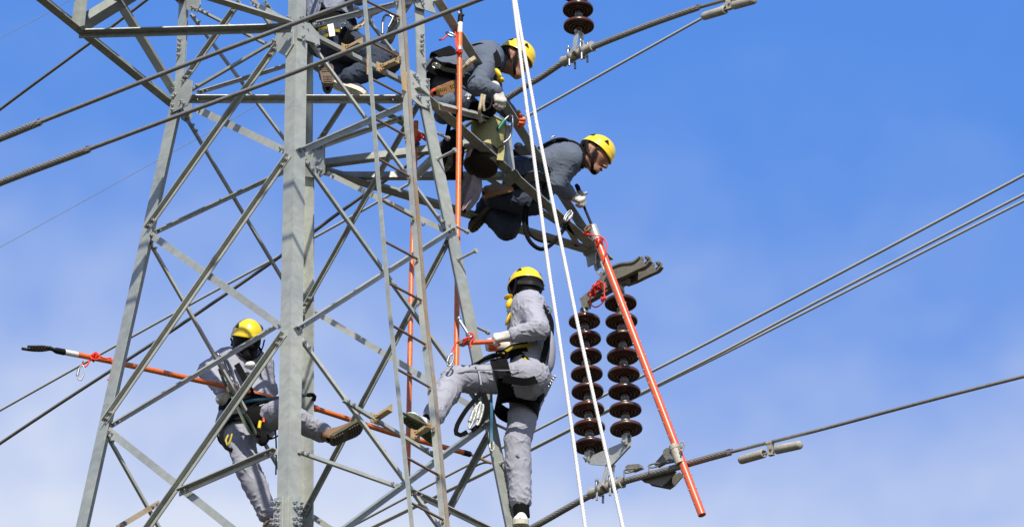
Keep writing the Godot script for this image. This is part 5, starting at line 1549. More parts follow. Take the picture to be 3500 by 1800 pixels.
	tube(wh, [Vector3(1.045, 16.454, 0.34), Vector3(1.097, 16.458, 0.355), Vector3(1.124, 16.45, 0.36)], [0.016, 0.020, 0.017], 10)
	tube(wh, [Vector3(1.067, 16.475, 0.34), Vector3(1.071, 16.441, 0.34)], 0.017, 10)
	ball(wh, Vector3(1.052, 16.466, 0.34), Vector3(0.02, 0, 0), Vector3(0, 0.018, 0), Vector3(0, 0, 0.02), 8)
	part("clamp_head", wh, M.casting, w)
	var wr := begin()
	tube(wr, [Vector3(1.05, 16.624, 0.34), Vector3(1.118, 16.489, 0.36)], 0.0105, 10)
	ball(wr, Vector3(1.046, 16.637, 0.34), Vector3(0.015, 0, 0), Vector3(0, 0.017, 0), Vector3(0, 0, 0.015), 8)
	ball(wr, Vector3(1.12, 16.489, 0.36), Vector3(0.02, 0, 0), Vector3(0, 0.015, 0), Vector3(0, 0, 0.015), 8)
	part("ratchet_lever", wr, M.chrome, w)
	tangle(w, "red_cord", Vector3(1.094, 16.453, 0.38), 0.045, M.red_cord, 6, 41)
	cord(w, "red_cord", [Vector3(1.102, 16.508, 0.38), Vector3(1.132, 16.507, 0.38), Vector3(1.143, 16.473, 0.38), Vector3(1.12, 16.444, 0.38), Vector3(1.12, 16.406, 0.38)], 0.006, M.red_cord)
	cord(w, "red_cord", [Vector3(1.045, 16.464, 0.36), Vector3(1.023, 16.444, 0.36), Vector3(1, 16.393, 0.36), Vector3(0.996, 16.364, 0.36)], 0.005, M.red_cord)
	snap_hook(w, "snap_link", Vector3(1.003, 16.372, 0.36), Vector3(0.977, 16.284, 0.36), 0.016, M.chrome, 0.006)

	var pi := thing("pipe", "short grey open-ended pipe behind the right leg under the arm root", "pipe", Vector3(0.783, 18.156, -0.42))
	var ps := begin()
	lathe(ps, [Vector2(0.001, 0.0), Vector2(0.030, 0.0), Vector2(0.030, 0.28), Vector2(0.023, 0.28), Vector2(0.022, 0.05)], Vector3(0.716, 18.11, -0.44), (Vector3(0.859, 18.22, -0.36) - Vector3(0.716, 18.11, -0.44)).normalized(), 18)
	part("barrel", ps, M.galvanised, pi)

	for q in [["left of two white ropes hanging in front of the crew", [Vector3(1.295, 21.129, -0.25), Vector3(1.403, 19.729, -0.25), Vector3(1.429, 19.4, -0.25), Vector3(1.506, 18.566, -0.25), Vector3(1.529, 18.361, -0.25), Vector3(1.629, 17.353, -0.25), Vector3(1.704, 16.698, -0.25), Vector3(1.835, 15.425, -0.25), Vector3(1.876, 15.053, -0.25), Vector3(2.178, 12.447, -0.25)]],
			["right of two white ropes, crossing the left insulator string", [Vector3(1.299, 21.163, -0.3), Vector3(1.416, 19.761, -0.3), Vector3(1.443, 19.418, -0.28), Vector3(1.553, 18.578, -0.27), Vector3(1.582, 18.372, -0.27), Vector3(1.743, 17.351, -0.25), Vector3(1.851, 16.695, -0.25), Vector3(2.076, 15.421, -0.25), Vector3(2.143, 15.048, -0.25), Vector3(2.641, 12.439, -0.25)]]]:
		var r := thing("white_rope", q[0], "rope", q[1][-1], "white hauling ropes")
		var rs := begin()
		tube(rs, curve(q[1], 0.008), 0.0116, 18, 3, 0.0022, 0.070)
		part("strands", rs, M.white_rope, r)

func build_bags() -> void:
	var t := thing("tool_bucket", "olive canvas tool bucket with a dark leather bottom hanging from the crossarm", "bucket", Vector3(1.181, 18.501, -0.95))
	var a := Vector3(1.188, 18.448, -0.84)
	var b := Vector3(1.25, 18.774, -0.9)
	var ax := (b - a).normalized()
	var f := frame_of(ax)
	var st := begin()
	var bt := begin()
	var seg := 28
	var R := func(k: int, h: float) -> Vector3:
		var ph := TAU * k / seg
		var r := 0.118 + 0.024 * h + 0.006 * sin(ph * 5.0 + h * 6.0) * h + 0.010 * sin(ph * 2.0 + 1.0) * h
		var sq := 1.0 - 0.14 * h * absf(sin(ph))
		return a + ax * h * a.distance_to(b) + (f[0] * cos(ph) * r + f[1] * sin(ph) * r * sq)
	for j in 6:
		for k in seg:
			var hs := [j / 6.0, (j + 1) / 6.0]
			var q := [R.call(k, hs[0]), R.call(k + 1, hs[0]), R.call(k + 1, hs[1]), R.call(k, hs[1])]
			var ns := []
			for z in 4: ns.append((q[z] - (a + ax * ax.dot(q[z] - a))).normalized())
			smooth_quad(st if j > 1 else bt, q, ns)
	for k in seg:      # domed leather bottom
		for j in 4:
			var e := [cos(j * PI / 8), cos((j + 1) * PI / 8), sin(j * PI / 8), sin((j + 1) * PI / 8)]
			var c := a
			var q := [c + (R.call(k, 0.0) - c) * e[0] - ax * e[2] * 0.035, c + (R.call(k + 1, 0.0) - c) * e[0] - ax * e[2] * 0.035, c + (R.call(k + 1, 0.0) - c) * e[1] - ax * e[3] * 0.035, c + (R.call(k, 0.0) - c) * e[1] - ax * e[3] * 0.035]
			var ns := []
			for z in 4: ns.append(((q[z] - c) * 0.6 - ax * 0.08).normalized())
			if j == 3: tri3(bt, q[0], q[1], q[2], ns[0], ns[1], ns[2])
			else: smooth_quad(bt, q, ns)
	part("canvas_body", st, M.canvas, t)
	part("leather_bottom", bt, M.leather, t)
	var rim := begin()
	var rp := []
	for k in seg + 1: rp.append(R.call(k, 1.0))
	tube(rim, rp, 0.011, 8)
	part("rim", rim, M.canvas, t)
	var pk := begin()
	strap(pk, [Vector3(1.334, 18.62, -0.8), Vector3(1.328, 18.528, -0.8), Vector3(1.32, 18.458, -0.79)], VIEW, 0.045, 0.012)
	strap(pk, [Vector3(1.279, 18.685, -0.79), Vector3(1.298, 18.609, -0.78), Vector3(1.321, 18.563, -0.78)], VIEW, 0.05, 0.012)
	part("side_pocket", pk, M.canvas, t)
	for q in [[Vector3(1.195, 18.72, -0.8), Vector3(1.187, 18.774, -0.82), Vector3(1.184, 18.829, -0.85)], [Vector3(1.243, 18.738, -0.8), Vector3(1.255, 18.786, -0.82), Vector3(1.264, 18.837, -0.85)]]:
		cord(t, "hanging_loop", q, 0.010, M.tan_rope)

	var d := thing("equipment_bag", "black bag hanging in shade between the right leg and the tool bucket", "bag", Vector3(0.995, 18.301, -0.7))
	var ds := begin()
	ball(ds, Vector3(0.996, 18.475, -0.7), Vector3(0.085, 0, 0), Vector3(0.02, 0.185, 0), Vector3(0, 0, 0.075), 18)
	box(ds, Vector3(0.997, 18.384, -0.7), Vector3(0.072, 0, 0.0), Vector3(0, 0.085, 0), Vector3(0, 0, 0.055))
	part("body", ds, M.dark_bag, d)
	var dd := begin()
	strap(dd, curve([Vector3(0.962, 18.556, -0.64), Vector3(0.983, 18.658, -0.62), Vector3(1.023, 18.75, -0.62)]), VIEW, 0.03)
	strap(dd, curve([Vector3(1.037, 18.554, -0.64), Vector3(1.042, 18.657, -0.62), Vector3(1.043, 18.75, -0.62)]), VIEW, 0.03)
	part("strap", dd, M.black_web, d)

	var m := thing("cloth_bag", "limp mauve cloth bag with a green edge hanging under the tool bucket", "bag", Vector3(1.083, 18.109, -0.86))
	var ms := begin()
	var L := [Vector3(1.06, 18.375, -0.86), Vector3(1.056, 18.281, -0.84), Vector3(1.051, 18.167, -0.84), Vector3(1.05, 18.095, -0.85)]
	var Rr := [Vector3(1.194, 18.389, -0.92), Vector3(1.198, 18.33, -0.93), Vector3(1.173, 18.252, -0.92), Vector3(1.097, 18.116, -0.88)]
	var rows := 12
	var G := []
	for j in rows + 1:
		var row := []
		var y := float(j) / rows * 3.0
		var i0 := mini(int(y), 2)
		var le: Vector3 = L[i0].lerp(L[i0 + 1], y - i0)
		var re: Vector3 = Rr[i0].lerp(Rr[i0 + 1], y - i0)
		for k in 11:
			var u := k / 10.0
			row.append(le.lerp(re, u) + Vector3(0, 0, 0.045 * sin(u * PI) + 0.014 * sin(u * 13.0 + j * 0.5)))
		G.append(row)
	for j in rows:
		for k in 10:
			var q := [G[j][k], G[j][k + 1], G[j + 1][k + 1], G[j + 1][k]]
			var ns := []
			for e in [[j, k], [j, k + 1], [j + 1, k + 1], [j + 1, k]]:
				var du: Vector3 = G[e[0]][mini(e[1] + 1, 10)] - G[e[0]][maxi(e[1] - 1, 0)]
				var dv: Vector3 = G[mini(e[0] + 1, rows)][e[1]] - G[maxi(e[0] - 1, 0)][e[1]]
				var n := du.cross(dv).normalized()
				ns.append(n if n.z > 0 else -n)
			smooth_quad(ms, q, ns)
			var back := []
			for z in 4: back.append(q[z] - Vector3(0, 0, 0.05 * sin((k + (1 if z in [1, 2] else 0)) / 10.0 * PI) + 0.012))
			var nb := []
			for z in 4: nb.append(-ns[z])
			smooth_quad(ms, back, nb)
	part("cloth", ms, M.mauve_cloth, m)
	cord(m, "green_edge", [L[0] + Vector3(0, 0, 0.01), L[1] + Vector3(0, 0, 0.01), L[2] + Vector3(0, 0, 0.01), L[3] + Vector3(0, 0, 0.01)], 0.010, M.green_plastic)

	var k := thing("scaffold_hook", "large silver hook with a green sleeve clipped beside the tool bucket", "hook", Vector3(1.337, 18.695, -0.95))
	var ks := begin()
	tube(ks, curve([Vector3(1.293, 18.679, -0.78), Vector3(1.343, 18.761, -0.78), Vector3(1.38, 18.802, -0.78), Vector3(1.396, 18.816, -0.78), Vector3(1.41, 18.802, -0.78), Vector3(1.407, 18.737, -0.78), Vector3(1.398, 18.668, -0.78), Vector3(1.382, 18.626, -0.78), Vector3(1.345, 18.595, -0.78)]), 0.0085, 10)
	part("hook", ks, M.chrome, k)
	var kg := begin()
	tube(kg, [Vector3(1.303, 18.689, -0.775), Vector3(1.355, 18.77, -0.775)], 0.0155, 12)
	part("sleeve", kg, M.green_plastic, k)

# ---------------------------------------------------------------- the crew
func harness_band(parent: Node3D, n: String, c: Vector3, ax: Vector3, ra: float, rb: float, w: float, m: Material, t := 0.009) -> void:
	var st := begin()
	ax = ax.normalized()
	var x := (Vector3.RIGHT - ax * ax.x).normalized()
	band(st, c, x * ra, ax.cross(x).normalized() * rb, w, t)
	part(n, st, m, parent)

func web(parent: Node3D, n: String, pts: Array, out: Vector3, w: float, m: Material, t := 0.006) -> void:
	var st := begin()
	strap(st, curve(pts), out, w, t)
	part(n, st, m, parent)

func pouch(parent: Node3D, n: String, c: Vector3, x: Vector3, y: Vector3, z: Vector3, m: Material) -> void:
	var st := begin()
	ball(st, c, x * 1.18, y * 1.12, z * 1.18, 10)
	part(n, st, m, parent)

func build_standing_worker() -> void:
	var t := thing("person", "worker in pale grey overalls seen from behind, one foot raised to the ladder", "person", Vector3(1.435, 15.347, 0.05))
	var J := {"head": Vector3(1.475, 16.934, 0.12), "face": Vector3(-0.42, -0.06, -0.90), "crown": Vector3(0.03, 1, 0.02), "neck": Vector3(1.487, 16.882, 0.12),
		"shL": Vector3(1.501, 16.759, 0.25), "shR": Vector3(1.472, 16.902, -0.02), "elL": Vector3(1.558, 16.519, 0.4), "elR": Vector3(1.412, 16.687, -0.06), "wrL": Vector3(1.367, 16.479, 0.39), "wrR": Vector3(1.324, 16.535, 0.14),
		"hipL": Vector3(1.49, 16.255, 0.23), "hipR": Vector3(1.496, 16.35, 0.01), "knL": Vector3(1.011, 16.273, 0.2), "knR": Vector3(1.409, 15.887, 0.05), "anL": Vector3(0.882, 15.908, 0.4), "anR": Vector3(1.424, 15.479, 0.05),
		"handL": [Vector3(-0.95, -0.14, 0.02), Vector3(0.1, -0.55, -0.85), 1.15], "handR": [Vector3(-0.9, 0.1, 0.2), Vector3(0, -0.6, 0.8), 1.1]}
	var o := MeshInstance3D.new()
	o.name = "body"
	o.mesh = person_body(J, {"shirt": "grey_cloth", "trousers": "grey_cloth_dark", "masked": true, "girth": 1.0, "cuff": 0.80, "wrinkle": 0.011})
	t.add_child(o)
	o.position = -t.position
	helmet(t, J.head + Vector3(0, 0.02, 0), J.face, J.crown)
	shoe(t, Vector3(0.853, 15.856, 0.43), Vector3(-0.62, 0.22, 0.74), Vector3(0.20, 0.92, -0.30), M.white_canvas, M.green_sole, -0.02, 1.0)
	shoe(t, Vector3(1.428, 15.392, 0.05), Vector3(-0.05, -0.25, 0.97), Vector3(0, 1, 0.2), M.white_canvas, M.cream, -0.03, 1.0)
	for q in [[Vector3(1.424, 15.512, 0.05), Vector3(1.427, 15.419, 0.05), Vector3(1.43, 15.362, 0.04)], [Vector3(0.89, 15.925, 0.4), Vector3(0.868, 15.89, 0.405), Vector3(0.845, 15.858, 0.41)]]:
		var sock := begin()
		tube(sock, q, 0.053, 14)
		part("sock", sock, M.black_web, t)
	web(t, "side_seam", [Vector3(1.427, 16.247, 0.36), Vector3(1.263, 16.263, 0.335), Vector3(1.132, 16.281, 0.305), Vector3(1.031, 16.269, 0.29)], VIEW, 0.007, M.grey_cloth_dark, 0.003)
	web(t, "pocket_edge", [Vector3(1.148, 16.321, 0.3), Vector3(1.17, 16.265, 0.31), Vector3(1.18, 16.203, 0.315), Vector3(1.184, 16.172, 0.31)], VIEW, 0.010, M.grey_cloth, 0.004)
	web(t, "shirt_hem", [Vector3(1.365, 16.462, 0.22), Vector3(1.41, 16.417, 0.27), Vector3(1.477, 16.396, 0.3), Vector3(1.545, 16.401, 0.28), Vector3(1.586, 16.441, 0.22)], VIEW, 0.026, M.grey_cloth, 0.006)
	# harness: waist belt, thigh loops, back webbing, lanyard
	var wax: Vector3 = (J.shL + J.shR) * 0.5 - (J.hipL + J.hipR) * 0.5
	harness_band(t, "waist_belt", Vector3(1.473, 16.436, 0.12), wax, 0.158, 0.176, 0.085, M.black_web)
	harness_band(t, "belt_stripe", Vector3(1.475, 16.449, 0.12), wax, 0.169, 0.187, 0.022, M.yellow_web, 0.004)
	var th: Vector3 = J.knL - J.hipL
	harness_band(t, "thigh_loop", Vector3(1.322, 16.265, 0.212), th + Vector3(0, -0.12, 0), 0.128, 0.122, 0.105, M.black_web)
	harness_band(t, "thigh_loop", Vector3(1.413, 16.149, 0.04), J.knR - J.hipR, 0.135, 0.132, 0.105, M.black_web)
	web(t, "seat_strap", [Vector3(1.326, 16.197, 0.345), Vector3(1.393, 16.171, 0.365), Vector3(1.467, 16.154, 0.375), Vector3(1.527, 16.188, 0.34), Vector3(1.565, 16.259, 0.26)], VIEW, 0.05, M.black_web)
	web(t, "hip_strap", [Vector3(1.443, 16.366, 0.31), Vector3(1.491, 16.312, 0.33), Vector3(1.539, 16.271, 0.31), Vector3(1.566, 16.243, 0.25)], VIEW, 0.045, M.black_web)
	web(t, "yellow_edge", [Vector3(1.46, 16.349, 0.325), Vector3(1.498, 16.287, 0.345), Vector3(1.535, 16.251, 0.325)], VIEW, 0.022, M.yellow_web)
	web(t, "thigh_riser", [Vector3(1.312, 16.346, 0.32), Vector3(1.312, 16.275, 0.335), Vector3(1.322, 16.198, 0.345)], VIEW, 0.055, M.black_web)
	web(t, "back_strap", [Vector3(1.544, 16.863, 0.2), Vector3(1.584, 16.747, 0.3), Vector3(1.608, 16.637, 0.33), Vector3(1.614, 16.539, 0.33), Vector3(1.605, 16.447, 0.32), Vector3(1.585, 16.367, 0.32), Vector3(1.573, 16.322, 0.3)], VIEW + Vector3.RIGHT * 0.6, 0.040, M.black_web)
	web(t, "back_strap", [Vector3(1.522, 16.902, 0.16), Vector3(1.592, 16.819, 0.16), Vector3(1.64, 16.715, 0.16), Vector3(1.641, 16.598, 0.18)], VIEW + Vector3.RIGHT * 1.5, 0.034, M.black_web)
	snap_hook(t, "back_ring", Vector3(1.61, 16.738, 0.3), Vector3(1.628, 16.691, 0.3), 0.020, M.casting, 0.006)
	pouch(t, "pouch", Vector3(1.621, 16.468, 0.2), Vector3(0.036, 0, 0), Vector3(0.000, 0.140, 0), Vector3(0, 0, 0.055), M.grey_cloth_dark)
	web(t, "pouch_strap", [Vector3(1.597, 16.636, 0.15), Vector3(1.636, 16.507, 0.15), Vector3(1.623, 16.38, 0.15), Vector3(1.595, 16.3, 0.15)], VIEW, 0.03, M.black_web)
	web(t, "dangling_strap", [Vector3(1.565, 16.291, 0.2), Vector3(1.564, 16.217, 0.18), Vector3(1.571, 16.162, 0.18), Vector3(1.544, 16.108, 0.18)], VIEW, 0.036, M.black_web)
	pouch(t, "buckle_block", Vector3(1.565, 16.137, 0.2), Vector3(0.018, 0, 0), Vector3(0.008, 0.035, 0), Vector3(0, 0, 0.015), M.black)
	for k in 5: snap_hook(t, "metal_fastener", Vector3(1.583, 16.263, 0.22), (Vector3(1.583, 16.263, 0.22)) + Vector3(0.03 + 0.012 * k, -0.075 + 0.018 * k, 0.02), 0.008, M.chrome, 0.0045)
	cord(t, "positioning_lanyard", [Vector3(1.32, 16.394, 0.3), Vector3(1.264, 16.393, 0.28), Vector3(1.207, 16.405, 0.22), Vector3(1.161, 16.429, 0.12), Vector3(1.126, 16.492, -0.03), Vector3(1.141, 16.542, -0.1), Vector3(1.244, 16.589, -0.08), Vector3(1.32, 16.573, -0.02)], 0.012, M.black_web)
	snap_hook(t, "side_ring", Vector3(1.283, 16.4, 0.31), Vector3(1.347, 16.392, 0.32), 0.014, M.black, 0.007)
	pouch(t, "yellow_pad", Vector3(1.37, 16.818, 0.2), Vector3(0.018, 0, 0), Vector3(0.010, 0.034, 0.0), Vector3(0, 0, 0.02), M.yellow_plastic)
	pouch(t, "yellow_pad", Vector3(1.365, 16.871, 0.19), Vector3(0.026, 0.006, 0), Vector3(-0.001, 0.008, 0.0), Vector3(0, 0, 0.03), M.yellow_plastic)
	pouch(t, "orange_pad", Vector3(1.361, 16.692, 0.22), Vector3(0.009, 0, 0), Vector3(0.016, 0.040, 0), Vector3(0, 0, 0.03), M.yellow_plastic)
	# shock lanyard with its two silver hooks hanging below the thigh
	web(t, "shock_lanyard", [Vector3(1.183, 16.133, 0.28), Vector3(1.134, 16.071, 0.28), Vector3(1.081, 16.001, 0.28), Vector3(1.028, 15.901, 0.28), Vector3(1.022, 15.843, 0.28), Vector3(1.05, 15.83, 0.28), Vector3(1.091, 15.854, 0.28)], VIEW, 0.030, M.black_web)
	web(t, "shock_lanyard", [Vector3(1.2, 16.134, 0.27), Vector3(1.219, 16.058, 0.27), Vector3(1.219, 16.008, 0.27), Vector3(1.188, 15.933, 0.27), Vector3(1.121, 15.863, 0.27)], VIEW, 0.030, M.black_web)
	for q in [[Vector3(1.179, 16.057, 0.29), Vector3(1.125, 15.907, 0.29)], [Vector3(1.156, 16.027, 0.3), Vector3(1.103, 15.865, 0.3)], [Vector3(1.193, 16.045, 0.28), Vector3(1.155, 15.899, 0.28)]]: snap_hook(t, "scaffold_hook", q[0], q[1], 0.010, M.galvanised, 0.0085)
	web(t, "teal_strap", [Vector3(1.246, 16.159, 0.2), Vector3(1.247, 16.022, 0.16), Vector3(1.244, 15.938, 0.12), Vector3(1.245, 15.858, 0.12)], VIEW, 0.017, M.sky_blue)
	snap_hook(t, "strap_hook", Vector3(1.245, 15.863, 0.12), Vector3(1.248, 15.796, 0.12), 0.013, M.galvanised, 0.005)

func build_masked_worker() -> void:
	var t := thing("person", "worker in pale grey overalls and a black face mask behind the lower left bracing", "person", Vector3(-0.238, 15.846, -1))
	var J := {"head": Vector3(-0.389, 17.201, -1.02), "face": Vector3(0.30, -0.34, 0.88), "crown": Vector3(-0.06, 1, 0.06), "neck": Vector3(-0.413, 17.122, -1.08),
		"shL": Vector3(-0.312, 17.14, -1.21), "shR": Vector3(-0.555, 17.104, -1.1), "elL": Vector3(-0.265, 16.958, -1.22), "elR": Vector3(-0.653, 17.027, -1.06), "wrL": Vector3(-0.314, 16.798, -1.14), "wrR": Vector3(-0.527, 16.769, -0.9),
		"hipL": Vector3(-0.318, 16.646, -1.1), "hipR": Vector3(-0.469, 16.647, -1.08), "knL": Vector3(-0.144, 16.503, -0.66), "knR": Vector3(-0.371, 16.231, -0.95), "anL": Vector3(0.12, 16.419, -0.8), "anR": Vector3(-0.239, 15.927, -1),
		"handL": [Vector3(0.2, 0.9, 0.2), Vector3(0.3, 0, -0.9), 1.2], "handR": [Vector3(0.5, 0.75, 0.2), Vector3(0.2, 0.1, -0.9), 1.2]}
	var o := MeshInstance3D.new()
	o.name = "body"
	o.mesh = person_body(J, {"shirt": "grey_cloth", "trousers": "grey_cloth_dark", "masked": true, "girth": 0.97, "cuff": 0.95, "wrinkle": 0.010})
	t.add_child(o)
	o.position = -t.position
	helmet(t, J.head + Vector3(0, 0.02, 0), J.face, J.crown)
	shoe(t, Vector3(0.171, 16.413, -0.79), Vector3(0.60, 0.56, -0.42), Vector3(-0.66, 0.60, -0.44), M.tan_leather, M.dark_sole, 0.015, 1.0)
	shoe(t, Vector3(-0.231, 15.872, -1), Vector3(0.2, -0.1, 0.9), Vector3.UP, M.tan_leather, M.dark_sole, 0.01, 1.05)
	var hem: Vector3 = (J.shL + J.shR) * 0.5 - (J.hipL + J.hipR) * 0.5
	harness_band(t, "waist_belt", Vector3(-0.399, 16.724, -1.07), hem, 0.172, 0.138, 0.085, M.black_web)
	harness_band(t, "thigh_loop", Vector3(-0.455, 16.571, -1.06), J.knR - J.hipR, 0.130, 0.128, 0.055, M.black_web)
	harness_band(t, "thigh_loop", Vector3(-0.244, 16.542, -0.85), J.knL - J.hipL, 0.126, 0.122, 0.055, M.black_web)
	pouch(t, "tool_pouch", Vector3(-0.319, 16.544, -0.8), Vector3(0.060, 0, 0), Vector3(0, 0.075, 0), Vector3(0, 0, 0.035), M.black_web)
	pouch(t, "tool_pouch", Vector3(-0.258, 16.359, -0.78), Vector3(0.030, 0, 0), Vector3(0.012, 0.040, 0), Vector3(0, 0, 0.02), M.black_web)
	for q in [[Vector3(-0.255, 16.499, -0.74), Vector3(-0.259, 16.468, -0.74), M.orange_red], [Vector3(-0.282, 16.477, -0.74), Vector3(-0.289, 16.426, -0.74), M.yellow_plastic]]:
		var st := begin()
		tube(st, [q[0], q[1]], 0.012, 8)
		part("screwdriver", st, q[2], t)
	web(t, "chest_strap", [Vector3(-0.457, 17.025, -0.97), Vector3(-0.403, 16.907, -0.95), Vector3(-0.358, 16.792, -0.94), Vector3(-0.345, 16.682, -0.94)], VIEW, 0.042, M.black_web)
	web(t, "chest_strap", [Vector3(-0.322, 17.062, -1.07), Vector3(-0.316, 16.942, -1.06), Vector3(-0.322, 16.826, -1.05)], VIEW, 0.042, M.black_web)
	pouch(t, "white_collar", Vector3(-0.371, 17.019, -0.97), Vector3(0.030, 0, 0), Vector3(0.01, 0.022, 0), Vector3(0, 0, 0.025), M.white_tag)
	web(t, "green_lanyard", [Vector3(-0.559, 16.88, -0.76), Vector3(-0.525, 16.777, -0.74), Vector3(-0.477, 16.678, -0.74), Vector3(-0.426, 16.566, -0.74), Vector3(-0.378, 16.453, -0.74), Vector3(-0.339, 16.388, -0.75), Vector3(-0.316, 16.376, -0.76), Vector3(-0.321, 16.419, -0.76), Vector3(-0.36, 16.502, -0.76), Vector3(-0.381, 16.542, -0.77)], VIEW, 0.020, M.green_web)
	for q in [[Vector3(-0.576, 16.963, -0.7), Vector3(-0.506, 16.832, -0.72)], [Vector3(-0.556, 16.948, -0.69), Vector3(-0.482, 16.813, -0.71)], [Vector3(-0.536, 16.934, -0.68), Vector3(-0.465, 16.794, -0.7)], [Vector3(-0.509, 16.844, -0.71), Vector3(-0.45, 16.73, -0.72)], [Vector3(-0.485, 16.825, -0.7), Vector3(-0.457, 16.721, -0.71)]]: snap_hook(t, "scaffold_hook", q[0], q[1], 0.017, M.chrome, 0.0070)
	pouch(t, "shock_absorber", Vector3(-0.463, 16.713, -0.72), Vector3(0.02, 0, 0), Vector3(0.01, 0.03, 0), Vector3(0, 0, 0.015), M.casting)
	web(t, "yellow_loop", [Vector3(-0.503, 16.459, -0.9), Vector3(-0.516, 16.41, -0.88), Vector3(-0.504, 16.375, -0.88), Vector3(-0.485, 16.409, -0.87), Vector3(-0.476, 16.452, -0.87)], VIEW, 0.010, M.yellow_web)
	web(t, "black_loop", [Vector3(-0.546, 16.495, -0.9), Vector3(-0.547, 16.424, -0.88), Vector3(-0.511, 16.354, -0.88), Vector3(-0.472, 16.331, -0.87)], VIEW, 0.026, M.black_web)
	cord(t, "positioning_rope", [Vector3(-0.421, 16.697, -0.9), Vector3(-0.335, 16.713, -0.89), Vector3(-0.24, 16.741, -0.93), Vector3(-0.128, 16.793, -1), Vector3(-0.027, 16.826, -1.05), Vector3(0.018, 16.827, -1.05)], 0.0095, M.teal_cord)
	cord(t, "rope_grip", [Vector3(0.01, 16.827, -1.05), Vector3(0.049, 16.829, -1.05), Vector3(0.06, 16.821, -1.06), Vector3(0.052, 16.801, -1.08)], 0.014, M.black)
	cord(t, "hanging_cord", [Vector3(-0.188, 16.711, -0.9), Vector3(-0.192, 16.55, -0.9), Vector3(-0.183, 16.354, -0.9), Vector3(-0.184, 16.164, -0.9)], 0.0062, M.teal_cord)

